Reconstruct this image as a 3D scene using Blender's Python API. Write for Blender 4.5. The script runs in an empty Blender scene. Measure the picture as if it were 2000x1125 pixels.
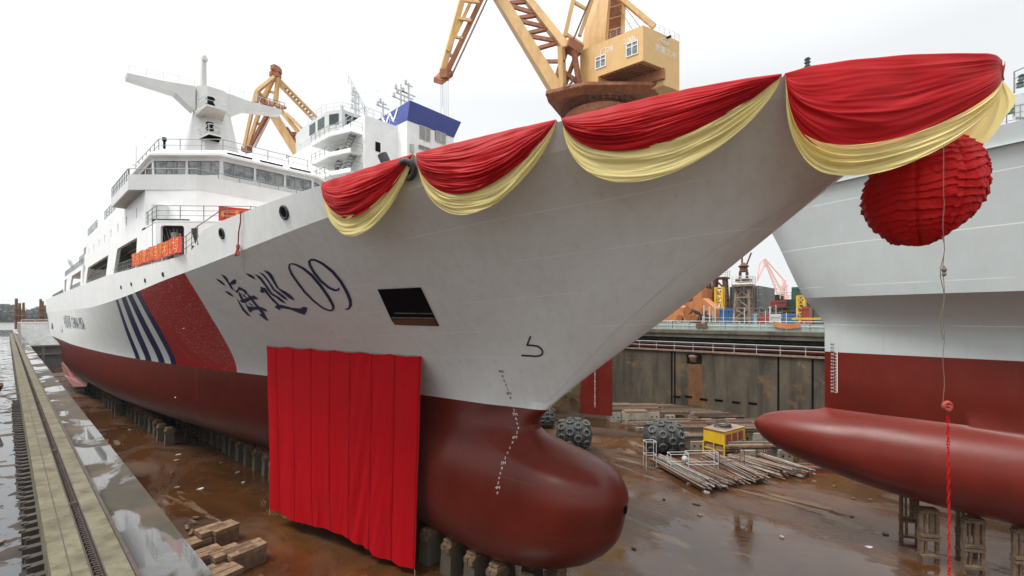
import bpy, bmesh, math, random
import numpy as np
from mathutils import Vector, Matrix
from mathutils.bvhtree import BVHTree
from mathutils.geometry import tessellate_polygon
random.seed(7)
R = math.radians
scene = bpy.context.scene
C = scene.collection

# ------------------------------------------------------------------ camera
CAMZ = 13.2
YAW = R(47.64)
cam_d = bpy.data.cameras.new('camera')
cam = bpy.data.objects.new('camera', cam_d)
C.objects.link(cam)
cam.location = (0, 0, CAMZ)
cam.rotation_euler = (R(90), 0, -YAW)
cam_d.sensor_width = 36
cam_d.lens = 16.2
cam_d.shift_y = 0.0278
cam_d.clip_start = 0.05
cam_d.clip_end = 5000
scene.camera = cam

# ------------------------------------------------------------------ sky and sun
SUN_EL, SUN_AZ = R(62), R(-64)          # azimuth measured from +Y towards +X
world = bpy.data.worlds.new('World')
scene.world = world
world.use_nodes = True
wt = world.node_tree
wt.nodes.clear()
sky = wt.nodes.new('ShaderNodeTexSky')
sky.sky_type = 'NISHITA'
sky.sun_disc = False
sky.sun_elevation = SUN_EL
sky.sun_rotation = SUN_AZ
sky.dust_density = 4.0
# overcast: the blue of the clear sky veiled by a thick, slightly uneven cloud sheet
tc = wt.nodes.new('ShaderNodeTexCoord')
cn = wt.nodes.new('ShaderNodeTexNoise'); cn.inputs['Scale'].default_value = 1.3; cn.inputs['Detail'].default_value = 3
cr = wt.nodes.new('ShaderNodeValToRGB')
cr.color_ramp.elements[0].position = 0.3; cr.color_ramp.elements[0].color = (8.7, 8.95, 9.05, 1)
cr.color_ramp.elements[1].position = 0.75; cr.color_ramp.elements[1].color = (10.0, 10.1, 10.1, 1)
mx = wt.nodes.new('ShaderNodeMix'); mx.data_type = 'RGBA'; mx.inputs['Factor'].default_value = 0.9
bg = wt.nodes.new('ShaderNodeBackground'); bg.inputs['Strength'].default_value = 0.1
wo = wt.nodes.new('ShaderNodeOutputWorld')
wt.links.new(tc.outputs['Generated'], cn.inputs['Vector'])
wt.links.new(cn.outputs['Fac'], cr.inputs['Fac'])
wt.links.new(sky.outputs['Color'], mx.inputs[6])
# the cloud is a little brighter on the sun's side
dt = wt.nodes.new('ShaderNodeVectorMath'); dt.operation = 'DOT_PRODUCT'; dt.inputs[1].default_value = (-0.87, 0.3, 0.4)
gm = wt.nodes.new('ShaderNodeMapRange'); gm.inputs['From Min'].default_value = -0.9; gm.inputs['From Max'].default_value = 0.6; gm.inputs['To Min'].default_value = 0.90; gm.inputs['To Max'].default_value = 1.08
wt.links.new(tc.outputs['Generated'], dt.inputs[0]); wt.links.new(dt.outputs['Value'], gm.inputs['Value'])
vs_ = wt.nodes.new('ShaderNodeVectorMath'); vs_.operation = 'SCALE'
# an overcast sky is brightest overhead
sz_ = wt.nodes.new('ShaderNodeSeparateXYZ'); wt.links.new(tc.outputs['Generated'], sz_.inputs[0])
zr = wt.nodes.new('ShaderNodeMapRange'); zr.inputs['From Min'].default_value = 0.42; zr.inputs['To Min'].default_value = 0.90; zr.inputs['To Max'].default_value = 2.3
wt.links.new(sz_.outputs[2], zr.inputs['Value'])
ml = wt.nodes.new('ShaderNodeMath'); ml.operation = 'MULTIPLY'; wt.links.new(gm.outputs['Result'], ml.inputs[0]); wt.links.new(zr.outputs['Result'], ml.inputs[1])
wt.links.new(cr.outputs['Color'], vs_.inputs[0]); wt.links.new(ml.outputs[0], vs_.inputs['Scale'])
wt.links.new(vs_.outputs['Vector'], mx.inputs[7])
wt.links.new(mx.outputs[2], bg.inputs['Color'])
wt.links.new(bg.outputs['Background'], wo.inputs['Surface'])

sun_d = bpy.data.lights.new('sun', 'SUN')
sun_d.energy = 2.6
sun_d.angle = R(22)
sun_d.color = (1.0, 0.97, 0.93)
sun = bpy.data.objects.new('sun', sun_d)
C.objects.link(sun)
sdir = Vector((math.sin(SUN_AZ) * math.cos(SUN_EL), math.cos(SUN_AZ) * math.cos(SUN_EL), math.sin(SUN_EL)))
sun.rotation_euler = sdir.to_track_quat('Z', 'Y').to_euler()

scene.view_settings.view_transform = 'Standard'
scene.view_settings.look = 'None'
scene.view_settings.exposure = 0.31
scene.view_settings.gamma = 1.0
scene.cycles.max_bounces = 6

# ------------------------------------------------------------------ helpers
FW = Vector((math.sin(YAW), math.cos(YAW), 0))
RT = Vector((math.cos(YAW), -math.sin(YAW), 0))
EYE = Vector((0, 0, CAMZ))
def ray(u, v):
    return FW + RT * ((u - 1000) / 900.0) + Vector((0, 0, 1)) * ((618 - v) / 900.0)
def P(u, v, X=None, Y=None, Z=None, D=None):
    r = ray(u, v)
    if X is not None: t = X / r.x
    elif Y is not None: t = Y / r.y
    elif Z is not None: t = (Z - CAMZ) / r.z
    else: t = D
    return EYE + r * t
def proj(p):
    q = Vector(p) - EYE
    d = q.dot(FW)
    return (1000 + 900 * q.dot(RT) / d, 618 - 900 * q.z / d, d)

def V(*a): return Vector(a)
def L3(a, b, t): return Vector(a) * (1 - t) + Vector(b) * t

class MB:
    def __init__(s): s.v = []; s.f = []; s.m = []; s.uv = {}
    def pt(s, p): s.v.append(tuple(p)); return len(s.v) - 1
    def face(s, pts, mi=0):
        i0 = len(s.v); s.v += [tuple(p) for p in pts]
        s.f.append(tuple(range(i0, i0 + len(pts)))); s.m.append(mi)
    def hexa(s, b, t, mi=0):
        i = len(s.v); s.v += [tuple(p) for p in b] + [tuple(p) for p in t]; n = len(b)
        s.f.append(tuple(i + k for k in range(n))[::-1]); s.f.append(tuple(i + n + k for k in range(n)))
        for k in range(n):
            k2 = (k + 1) % n; s.f.append((i + k, i + k2, i + n + k2, i + n + k))
        s.m += [mi] * (n + 2)
    def box(s, c, d, rz=0, mi=0, rx=0, ry=0):
        M = Matrix.Rotation(rz, 3, 'Z') @ Matrix.Rotation(ry, 3, 'Y') @ Matrix.Rotation(rx, 3, 'X')
        c = Vector(c); x, y, z = d[0] / 2, d[1] / 2, d[2] / 2
        q = [(-x, -y), (x, -y), (x, y), (-x, y)]
        s.hexa([c + M @ V(a, b, -z) for a, b in q], [c + M @ V(a, b, z) for a, b in q], mi)
    def bb(s, lo, hi, mi=0):
        s.box(((lo[0]+hi[0])/2, (lo[1]+hi[1])/2, (lo[2]+hi[2])/2), (hi[0]-lo[0], hi[1]-lo[1], hi[2]-lo[2]), 0, mi)
    def beam(s, a, b, w, h=None, w2=None, h2=None, up=(0, 0, 1), mi=0):
        a = Vector(a); b = Vector(b); h = h or w; w2 = w2 or w; h2 = h2 or h
        d = (b - a)
        if d.length < 1e-6: return
        d.normalize(); up = Vector(up)
        if abs(d.dot(up)) > 0.98: up = Vector((0, 1, 0))
        x = d.cross(up).normalized(); y = x.cross(d)
        def q(c, w, h): return [c - x*w/2 - y*h/2, c + x*w/2 - y*h/2, c + x*w/2 + y*h/2, c - x*w/2 + y*h/2]
        s.hexa(q(a, w, h), q(b, w2, h2), mi)
    def tube(s, a, b, r, n=6, r2=None, mi=0):
        a = Vector(a); b = Vector(b); d = b - a
        if d.length < 1e-6: return
        d.normalize(); r2 = r if r2 is None else r2
        up = Vector((0, 0, 1)) if abs(d.z) < 0.95 else Vector((1, 0, 0))
        x = d.cross(up).normalized(); y = x.cross(d)
        c = [(math.cos(2*math.pi*k/n), math.sin(2*math.pi*k/n)) for k in range(n)]
        s.hexa([a + x*r*p + y*r*q for p, q in c], [b + x*r2*p + y*r2*q for p, q in c], mi)
    def path(s, pts, r, n=6, mi=0):
        for i in range(len(pts) - 1): s.tube(pts[i], pts[i+1], r, n, mi=mi)
    def grid(s, g, mi=0, uv=None, close=False):
        nr, nc = len(g), len(g[0]); i0 = len(s.v)
        for r in g: s.v += [tuple(p) for p in r]
        if uv:
            k = i0
            for r in uv:
                for q in r: s.uv[k] = q; k += 1
        for r in range(nr - 1):
            for c in range(nc if close else nc - 1):
                c2 = (c + 1) % nc
                s.f.append((i0+r*nc+c, i0+r*nc+c2, i0+(r+1)*nc+c2, i0+(r+1)*nc+c)); s.m.append(mi)
    def lathe(s, base, axis, prof, n=16, mi=0):
        axis = Vector(axis).normalized(); base = Vector(base)
        up = Vector((0, 0, 1)) if abs(axis.z) < 0.9 else Vector((1, 0, 0))
        x = axis.cross(up).normalized(); y = axis.cross(x)
        g = [[base + axis*h + (x*math.cos(2*math.pi*k/n) + y*math.sin(2*math.pi*k/n))*r for k in range(n)] for r, h in prof]
        s.grid(g, mi, close=True)
    def torus(s, c, axis, R0, r, n=16, k=8, mi=0):
        axis = Vector(axis).normalized(); c = Vector(c)
        up = Vector((0, 0, 1)) if abs(axis.z) < 0.9 else Vector((1, 0, 0))
        x = axis.cross(up).normalized(); y = axis.cross(x)
        g = []
        for i in range(n + 1):
            a = 2*math.pi*i/n; d = x*math.cos(a) + y*math.sin(a)
            g.append([c + d*(R0 + r*math.cos(2*math.pi*j/k)) + axis*r*math.sin(2*math.pi*j/k) for j in range(k)])
        s.grid(g, mi, close=True)
    def slab(s, pts, off, mi=0):
        off = Vector(off); s.hexa([Vector(p) for p in pts], [Vector(p) + off for p in pts], mi)
    def rail(s, pts, h=1.05, sp=1.5, r=0.025, n=2, mi=0):
        pts = [Vector(p) for p in pts]
        for i in range(len(pts) - 1):
            a, b = pts[i], pts[i+1]; L = (b - a).length; k = max(1, round(L / sp))
            for j in range(k + (1 if i == len(pts) - 2 else 0)):
                p = a.lerp(b, j / k); s.tube(p, p + V(0, 0, h), r, 4, mi=mi)
            for q in range(n):
                z = V(0, 0, h * (q + 1) / n); s.tube(a + z, b + z, r * (1 if q == n-1 else .7), 4, mi=mi)
    def build(s, name, mats, parent=None, smooth=False, angle=None):
        me = bpy.data.meshes.new(name)
        me.from_pydata(s.v, [], s.f)
        if not isinstance(mats, (list, tuple)): mats = [mats]
        for m in mats: me.materials.append(M[m] if isinstance(m, str) else m)
        if len(mats) > 1: me.polygons.foreach_set('material_index', s.m)
        if s.uv:
            ul = me.uv_layers.new(name='UVMap')
            d = [0.0] * (2 * len(me.loops))
            for i, l in enumerate(me.loops):
                q = s.uv.get(l.vertex_index, (0, 0)); d[2*i] = q[0]; d[2*i+1] = q[1]
            ul.data.foreach_set('uv', d)
        if smooth:
            me.polygons.foreach_set('use_smooth', [True] * len(me.polygons))
            if angle is not None:
                me.update(); me.set_sharp_from_angle(angle=R(angle))
        me.update()
        o = bpy.data.objects.new(name, me); C.objects.link(o)
        if parent:
            o.parent = parent
            if parent.type == 'EMPTY': o.location = -parent.location if 'oz' not in parent else (0, 0, 0)
        return o

def tag(o, label=None, cat=None, group=None, kind=None):
    if label: o['label'] = label
    if cat: o['category'] = cat
    if group: o['group'] = group
    if kind: o['kind'] = kind
    return o
def thing(name, label, cat, loc=(0, 0, 0), group=None, local=False, rz=0):
    o = bpy.data.objects.new(name, None); C.objects.link(o)
    o.location = loc; o.empty_display_size = 0.2; o.rotation_euler = (0, 0, rz)
    if local: o['oz'] = 1
    return tag(o, label, cat, group)
def dup(root, loc, rz=0, label=None, scale=None):
    r = root.copy(); C.objects.link(r); r.location = loc; r.rotation_euler = (0, 0, rz)
    if scale: r.scale = scale
    if label: r['label'] = label
    for ch in list(root.children):
        c = ch.copy(); C.objects.link(c); c.parent = r
        for g in list(ch.children):
            d = g.copy(); C.objects.link(d); d.parent = c
    return r

# ------------------------------------------------------------------ materials
M = {}
def newmat(name):
    m = bpy.data.materials.new(name); m.use_nodes = True
    nt = m.node_tree; nt.nodes.clear()
    o = nt.nodes.new('ShaderNodeOutputMaterial'); b = nt.nodes.new('ShaderNodeBsdfPrincipled')
    nt.links.new(b.outputs[0], o.inputs[0]); M[name] = m
    return m, nt, b
def N(nt, t, **k):
    n = nt.nodes.new('ShaderNode' + t)
    for a, b in k.items():
        if hasattr(n, a): setattr(n, a, b)
        else: n.inputs[a.replace('_', ' ')].default_value = b
    return n
def mixc(nt, f, a, b, mode='MIX'):
    n = nt.nodes.new('ShaderNodeMix'); n.data_type = 'RGBA'; n.blend_type = mode
    for i, x in ((0, f), (6, a), (7, b)):
        if hasattr(x, 'is_linked') or hasattr(x, 'links'): nt.links.new(x, n.inputs[i])
        elif i == 0: n.inputs[0].default_value = x
        else: n.inputs[i].default_value = (*x[:3], 1)
    return n.outputs[2]
def math_(nt, op, a, b=0.0, c=None):
    n = nt.nodes.new('ShaderNodeMath'); n.operation = op
    for i, x in enumerate((a, b, c)):
        if x is None: continue
        if isinstance(x, (int, float)): n.inputs[i].default_value = x
        else: nt.links.new(x, n.inputs[i])
    return n.outputs[0]
def ramp(nt, x, lo, hi):
    n = nt.nodes.new('ShaderNodeMapRange'); n.inputs['From Min'].default_value = lo; n.inputs['From Max'].default_value = hi
    n.clamp = True; nt.links.new(x, n.inputs['Value']); return n.outputs['Result']
def objpos(nt, scale=(1, 1, 1)):
    g = N(nt, 'NewGeometry'); mp = N(nt, 'Mapping'); mp.inputs['Scale'].default_value = scale
    nt.links.new(g.outputs['Position'], mp.inputs['Vector']); return mp.outputs[0]
def noise(nt, scale, detail=4, vec=None, rough=0.55, dist=0.0):
    n = N(nt, 'TexNoise', Scale=scale, Detail=detail, Roughness=rough, Distortion=dist)
    if vec is None: vec = objpos(nt)
    nt.links.new(vec, n.inputs['Vector']); return n.outputs['Fac']
def bump(nt, b, h, strength=0.3, dist=0.05):
    n = N(nt, 'Bump', Strength=strength, Distance=dist); nt.links.new(h, n.inputs['Height']); nt.links.new(n.outputs[0], b.inputs['Normal'])
def paint(name, col, rough=0.5, var=0.12, dirt=None, dirt_amt=0.0, streak=0.0, scale=0.8, metal=0.0, bmp=0.0, bscale=8, spec=0.5):
    m, nt, b = newmat(name)
    n1 = noise(nt, scale, 5)
    f = ramp(nt, n1, 0.3, 0.7)
    c = mixc(nt, f, tuple(x * (1 - var) for x in col), tuple(min(1, x * (1 + var)) for x in col))
    if dirt:
        vs = objpos(nt, (1, 1, 0.12)) if streak else None
        n2 = noise(nt, streak or scale * 1.7, 6, vs, 0.65)
        c = mixc(nt, math_(nt, 'MULTIPLY', ramp(nt, n2, 0.5, 0.72), dirt_amt), c, dirt)
    nt.links.new(c, b.inputs['Base Color'])
    b.inputs['Roughness'].default_value = rough; b.inputs['Metallic'].default_value = metal
    b.inputs['Specular IOR Level'].default_value = spec
    if bmp: bump(nt, b, noise(nt, bscale, 5), bmp)
    return m

def pchip(xs, ys):
    xs = np.array(xs, float); ys = np.array(ys, float)
    h = np.diff(xs); d = np.diff(ys) / h; m = np.zeros(len(xs))
    m[0] = d[0]; m[-1] = d[-1]
    for i in range(1, len(xs) - 1):
        if d[i-1] * d[i] > 0:
            w1 = 2*h[i] + h[i-1]; w2 = h[i] + 2*h[i-1]; m[i] = (w1 + w2) / (w1/d[i-1] + w2/d[i])
    def f(x):
        if x <= xs[0]: return float(ys[0])
        if x >= xs[-1]: return float(ys[-1])
        i = int(np.searchsorted(xs, x, side='right')) - 1; t = (x - xs[i]) / h[i]
        return float((2*t**3-3*t*t+1)*ys[i] + (t**3-2*t*t+t)*h[i]*m[i] + (-2*t**3+3*t*t)*ys[i+1] + (t**3-t*t)*h[i]*m[i+1])
    return f
# ------------------------------------------------------------------ hull of the patrol ship (bow towards -Y, centreline X = XC)
XC = 17.0
ZW = 8.85
stemY = pchip([1.85, 2.0, 2.3, 3.0, 3.8, 4.7, 5.5, 6.2, 6.7, 7.1, 7.6, 8.0, 8.3, 8.85, 14.0, 17.43, 19.1, 19.8],
              [13.9, 12.8, 11.6, 10.4, 9.75, 9.5, 9.35, 9.6, 10.15, 11.8, 13.55, 13.9, 13.8, 13.24, 6.38, 2.07, -0.1, -0.9])
wl_b = pchip([0, 3, 7.9, 15, 22, 37, 50, 60, 75, 90, 130, 145, 160], [0.0, .75, 1.5, 2.7, 4.1, 6.8, 8.4, 9.2, 9.9, 10.3, 10.3, 10.0, 9.4])
kn_b = pchip([0, .25, 1, 4, 9, 13.5, 18, 23, 33, 50, 160], [0.0, .7, 1.75, 3.8, 6.5, 8.1, 9.0, 9.5, 10.1, 10.3, 10.3])
bulbB = pchip([1.85, 2.2, 3, 4, 5, 6, 6.8, 7.5, 8.2, 8.85], [1.8, 2.15, 2.5, 2.65, 2.6, 2.35, 1.95, 1.35, .75, .4])
zk_f = pchip([-1, 2.8, 7.7, 12.2, 16.9, 22.7, 31.9, 54.5, 75, 160], [19.0, 18.9, 18.2, 17.65, 17.05, 16.4, 15.7, 14.6, 14.2, 14.2])
zd_f = pchip([-1.3, .5, 2.8, 7.7, 12.2, 16.9, 22, 28.2, 28.9, 30.2, 33, 60, 160], [19.1, 19.3, 19.32, 18.85, 18.5, 18.15, 17.95, 17.62, 17.3, 16.75, 16.65, 17.0, 17.2])
YEND = 156.0
def sm(a, b, k=0.35):
    return 0.5 * (a + b + math.sqrt((a - b)**2 + k * k)) - 0.0
def hull_b(Y, z):
    """half-breadth of the ship at station Y and height z"""
    d = max(0.0, Y - stemY(z))
    if z <= ZW:
        h = (z - 1.8) / (ZW - 1.8)
        q = min(1, max(0, (Y - 14) / 60)); n = 1.9 + 3.0 * q
        sec = (1 - (1 - h) ** n) ** (1 / (1.5 + 1.2 * q)) if h > 0 else 0
        aft = min(1, max(0, (Y - 120) / 36)); sec *= 1 - aft * (1 - h) ** 1.2
        body = wl_b(max(0, Y - 13.24)) * sec
        L = 3.3 if z < 7.0 else 3.3 - 2.4 * min(1, (z - 7.0) / 1.2)
        e = min(1, d / L); fade = 1 - 0.75 * min(1, max(0, (Y - 18) / 16))
        nose = bulbB(z) * math.sqrt(max(0, 1 - (1 - e) ** 2)) * fade
        k = 0.9 * min(1, d / 3)
        return 0.5 * (body + nose + math.sqrt((body - nose) ** 2 + k * k)) - 0.5 * k * 0.35
    zk = zk_f(Y)
    b0 = wl_b(d); b1 = kn_b(d)
    e = min(1, d / 0.7); r = 0.3 * math.sqrt(max(0, 1 - (1 - e) ** 2))
    fade = min(1, d / 3)
    k = 0.9 * fade
    nose0 = 0.3 * math.sqrt(max(0, 1 - (1 - min(1, d / 1.8)) ** 2)) * (1 - 0.75 * min(1, max(0, (Y - 18) / 16)))
    low = 0.5 * (b0 + nose0 + math.sqrt((b0 - nose0) ** 2 + k * k)) - 0.5 * k * 0.35
    if z <= zk:
        t = (z - ZW) / (zk - ZW)
        q = t ** 1.3
        top = b1 + r
        return low * (1 - q) + top * q
    return b1 + r + 0.06 * (z - zk)
rows = []   # (kind, value)
zs_low = [1.85, 1.9, 2.0, 2.15, 2.4, 2.7] + list(np.linspace(3.1, 8.85, 24))
cols = np.concatenate([np.linspace(0, 1, 40) ** 2 * 6 / 143, (6 + (np.linspace(0, 1, 150)[1:] ** 1.5) * 137) / 143])
def hull_row(fz):
    """fz(Y) -> z; find where the row meets the stem, then march aft"""
    z = fz(0.0)
    for _ in range(60): z = 0.5 * z + 0.5 * fz(stemY(z))
    y0 = stemY(z); out = []; uv = []
    for c in cols:
        Y = y0 + c * (YEND - y0); zz = fz(Y); b = hull_b(Y, zz) if c > 0 else 0.0
        out.append((b, Y, zz))
    return out
low_rows = [hull_row(lambda Y, z=z: z) for z in zs_low]
ts = np.linspace(0, 1, 26)
top_rows = [hull_row(lambda Y, t=t: ZW + t * (zk_f(Y) - ZW)) for t in ts]
bw_rows = [hull_row(lambda Y, t=t: zk_f(Y) + t * (zd_f(Y) - zk_f(Y))) for t in (0, .33, .66, 1)]
def mirrored(mb, rws, s0, s1, mi=0):
    n = len(rws)
    for sgn in (-1, 1):
        g = [[V(XC + sgn * b, Y, z) for b, Y, z in r] for r in rws]
        uv = [[(Y / 10, s0 + (s1 - s0) * i / (n - 1)) for b, Y, z in r] for i, r in enumerate(rws)]
        if sgn > 0: g = [r[::-1] for r in g]; uv = [r[::-1] for r in uv]
        mb.grid(g, mi, uv)
# ---- ship paint: white topsides with weld seams, blue stripes and the red band
def ship_white(name, livery=False, base=(0.765, 0.775, 0.755), seams=7.0, off=0.35):
    m, nt, b = newmat(name)
    uvn = N(nt, 'UVMap'); sp = N(nt, 'SeparateXYZ'); nt.links.new(uvn.outputs[0], sp.inputs[0])
    U, T = sp.outputs[0], sp.outputs[1]
    nz = noise(nt, 0.35, 5); nf = noise(nt, 2.5, 6, objpos(nt, (1, 1, 0.25)))
    c = mixc(nt, ramp(nt, nz, 0.3, 0.7), tuple(x * .93 for x in base), base)
    c = mixc(nt, math_(nt, 'MULTIPLY', ramp(nt, nf, 0.45, 0.75), 0.22), c, (0.5, 0.47, 0.43))
    npl = N(nt, 'TexVoronoi', Scale=1.0); nt.links.new(objpos(nt, (.0, .16, .33)), npl.inputs['Vector']); npc = N(nt, 'SeparateColor'); nt.links.new(npl.outputs['Color'], npc.inputs[0])
    c = mixc(nt, math_(nt, 'MULTIPLY', npc.outputs[0], 0.10), c, (0.45, 0.43, 0.40))
    wv = ramp(nt, noise(nt, 1.4, 5, objpos(nt, (2.5, 2.5, 0.07)), 0.6), 0.58, 0.76)
    c = mixc(nt, math_(nt, 'MULTIPLY', wv, 0.22), c, (0.40, 0.35, 0.29))
    # seams: thin pale welds running along the plating
    s = math_(nt, 'MULTIPLY', math_(nt, 'ADD', T, off), seams)
    fr = math_(nt, 'ABSOLUTE', math_(nt, 'SUBTRACT', math_(nt, 'FRACT', s), 0.5))
    line = math_(nt, 'LESS_THAN', fr, 0.011)
    gate = ramp(nt, noise(nt, 0.5, 2, objpos(nt, (0.4, 0.4, 2))), 0.42, 0.52)
    line = math_(nt, 'MULTIPLY', line, gate)
    bt = math_(nt, 'LESS_THAN', math_(nt, 'ABSOLUTE', math_(nt, 'SUBTRACT', math_(nt, 'FRACT', math_(nt, 'MULTIPLY', U, 1.3)), 0.5)), 0.0016)
    line = math_(nt, 'MAXIMUM', line, math_(nt, 'MULTIPLY', bt, math_(nt, 'MULTIPLY', gate, 0.3)))
    c = mixc(nt, math_(nt, 'MULTIPLY', line, 0.7), c, (0.88, 0.87, 0.85))
    if livery:
        Yv = math_(nt, 'MULTIPLY', U, 10.0)
        sz = N(nt, 'SeparateXYZ'); g = N(nt, 'NewGeometry'); nt.links.new(g.outputs['Position'], sz.inputs[0])
        zz = math_(nt, 'SUBTRACT', sz.outputs[2], ZW)
        def edge(y0, k, k2):     # 1 aft of the slanting line Y = y0 + k*z + k2*z^2
            e = math_(nt, 'ADD', math_(nt, 'MULTIPLY', zz, k), y0)
            e = math_(nt, 'ADD', e, math_(nt, 'MULTIPLY', math_(nt, 'MULTIPLY', zz, zz), k2))
            return math_(nt, 'GREATER_THAN', Yv, e)
        below = math_(nt, 'LESS_THAN', T, 0.999)
        for col, (e0, e1) in LIVERY:
            a = math_(nt, 'SUBTRACT', edge(*e0), edge(*e1))
            a = math_(nt, 'MULTIPLY', math_(nt, 'MAXIMUM', a, 0.0), below)
            c = mixc(nt, a, c, col)
    if livery:   # champagne and confetti spatter on the red band and beside it
        g2 = N(nt, 'NewGeometry'); vd = N(nt, 'VectorMath', operation='DISTANCE'); nt.links.new(g2.outputs['Position'], vd.inputs[0])
        vd.inputs[1].default_value = SPLASH
        near = math_(nt, 'SUBTRACT', 1.0, ramp(nt, vd.outputs['Value'], 1.0, 11.0))
        sp1 = ramp(nt, noise(nt, 8, 4, rough=0.75), 0.60, 0.62)
        sp2 = math_(nt, 'MULTIPLY', sp1, ramp(nt, math_(nt, 'ADD', math_(nt, 'MULTIPLY', near, 0.55), noise(nt, 0.7, 3)), 0.62, 0.80))
        c = mixc(nt, math_(nt, 'MULTIPLY', sp2, 0.85), c, (0.85, 0.83, 0.82))
    nt.links.new(c, b.inputs['Base Color'])
    b.inputs['Roughness'].default_value = 0.42; b.inputs['Specular IOR Level'].default_value = 0.3
    # very slight buckling of the plates between frames
    bump(nt, b, noise(nt, 0.9, 2, objpos(nt, (1, 1.4, 0.8))), 0.5, 0.045)
    return m
def antifoul(name, base, line_s=0.0):
    m, nt, b = newmat(name)
    n1 = ramp(nt, noise(nt, 0.5, 6, rough=0.65), 0.3, 0.7)
    c = mixc(nt, n1, tuple(x * .8 for x in base), tuple(x * 1.15 for x in base))
    n2 = ramp(nt, noise(nt, 2.2, 6, objpos(nt, (1, 1, .35)), 0.7), 0.5, 0.75)
    sc_ = ramp(nt, noise(nt, 9, 5, objpos(nt, (1, .25, 1)), .75), 0.62, 0.70)
    c = mixc(nt, math_(nt, 'MULTIPLY', sc_, 0.3), c, (base[0] * .5, base[1] * .8, base[2] * .9))
    c = mixc(nt, math_(nt, 'MULTIPLY', n2, 0.5), c, (base[0] * 1.05, base[1] * 2.2, base[2] * 2.4))
    uvn = N(nt, 'UVMap'); sp = N(nt, 'SeparateXYZ'); nt.links.new(uvn.outputs[0], sp.inputs[0])
    fr = math_(nt, 'ABSOLUTE', math_(nt, 'SUBTRACT', math_(nt, 'FRACT', math_(nt, 'MULTIPLY', sp.outputs[1], 4.0)), 0.5))
    line = math_(nt, 'MULTIPLY', math_(nt, 'LESS_THAN', fr, 0.006), ramp(nt, noise(nt, 0.6, 2), 0.45, 0.55))
    c = mixc(nt, math_(nt, 'MULTIPLY', line, 0.85), c, (base[0] * 1.3, base[1] * 3, base[2] * 3))
    nt.links.new(c, b.inputs['Base Color'])
    r = math_(nt, 'ADD', math_(nt, 'MULTIPLY', noise(nt, 1.5, 5), 0.22), 0.24)
    nt.links.new(r, b.inputs['Roughness'])
    b.inputs['Specular IOR Level'].default_value = 0.27
    bump(nt, b, noise(nt, 1.2, 3), 0.2, 0.03)
    return m
NAVY = (0.010, 0.016, 0.085); BAND = (0.44, 0.012, 0.008)
def _e(y0, y1, z, k2):
    return (y0, ((y1 - y0) - k2 * z * z) / z, k2)
_ed = [_e(60.8, 53.0, 5.65, -.17), _e(59.4, 51.7, 5.75, -.16), _e(57.8, 50.0, 5.85, -.145), _e(56.2, 48.0, 5.95, -.125), _e(54.4, 47.2, 6.0, -.11),
       _e(52.9, 45.5, 6.05, -.09), _e(51.5, 44.3, 6.1, -.07), _e(50.35, 43.0, 6.15, -.05), (40.05, -1.08, -.02)]
LIVERY = [(NAVY, (_ed[1], _ed[0])), (NAVY, (_ed[3], _ed[2])), (NAVY, (_ed[5], _ed[4])), (NAVY, (_ed[7], _ed[6])), (BAND, (_ed[8], _ed[7]))]
SPLASH = (9.0, 38, 12.3)
ship_white('ship_topside', True)
ship_white('ship_bulwark', False, seams=0.0)
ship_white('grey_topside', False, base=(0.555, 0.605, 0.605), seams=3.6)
antifoul('antifoul', (0.115, 0.014, 0.008))
antifoul('antifoul_old', (0.14, 0.015, 0.009))
paint('white', (0.80, 0.80, 0.79), 0.4, 0.05, (0.62, 0.6, 0.56), 0.3, streak=1.2)
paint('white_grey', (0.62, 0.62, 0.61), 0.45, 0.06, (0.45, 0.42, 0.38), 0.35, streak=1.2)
paint('pale_grey', (0.55, 0.57, 0.56), 0.5, 0.08, (0.4, 0.36, 0.3), 0.4, streak=1.0)
paint('mast_grey', (0.56, 0.56, 0.54), 0.5, 0.05)
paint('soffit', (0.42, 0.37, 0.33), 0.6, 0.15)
paint('rail_steel', (0.22, 0.23, 0.23), 0.5, 0.2)
paint('rail_pale', (0.55, 0.56, 0.55), 0.5, 0.1)
paint('black', (0.004, 0.004, 0.005), 0.8, 0.3, spec=0.05)
paint('seam_red', (0.14, 0.002, 0.004), 0.9, 0.1, spec=0.05)
paint('rubber', (0.03, 0.033, 0.032), 0.7, 0.3, (0.12, 0.11, 0.09), 0.5, bmp=0.4)
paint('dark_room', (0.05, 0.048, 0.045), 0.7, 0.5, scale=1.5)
paint('navy', (0.010, 0.018, 0.085), 0.4, 0.1)
paint('mark_black', (0.01, 0.01, 0.012), 0.5, 0.1)
paint('mark_white', (0.75, 0.74, 0.72), 0.5, 0.1)
paint('funnel_blue', (0.05, 0.075, 0.30), 0.45, 0.08)
paint('crane_yellow', (0.64, 0.40, 0.16), 0.5, 0.08, (0.32, 0.13, 0.04), 0.45, streak=0.8)
paint('crane_house', (0.64, 0.40, 0.15), 0.45, 0.06, (0.42, 0.22, 0.08), 0.3, streak=0.5)
paint('crane_rust', (0.30, 0.10, 0.035), 0.65, 0.3, (0.10, 0.04, 0.02), 0.5, scale=1.5)
paint('crane_dark', (0.12, 0.05, 0.025), 0.7, 0.3)
paint('hazed_steel', (0.80, 0.47, 0.43), 0.7, 0.1)  # fading by distant haze is put into this colour
paint('rust', (0.14, 0.065, 0.035), 0.85, 0.4, (0.05, 0.03, 0.02), 0.6, scale=3)
paint('rust_dark', (0.045, 0.032, 0.024), 0.7, 0.4, (0.09, 0.04, 0.02), 0.5, scale=6)
paint('rust_pale', (0.24, 0.17, 0.12), 0.8, 0.35, (0.08, 0.05, 0.03), 0.6, scale=2)
paint('steel_grey', (0.20, 0.19, 0.175), 0.6, 0.35, (0.10, 0.06, 0.035), 0.6, scale=4)
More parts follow.
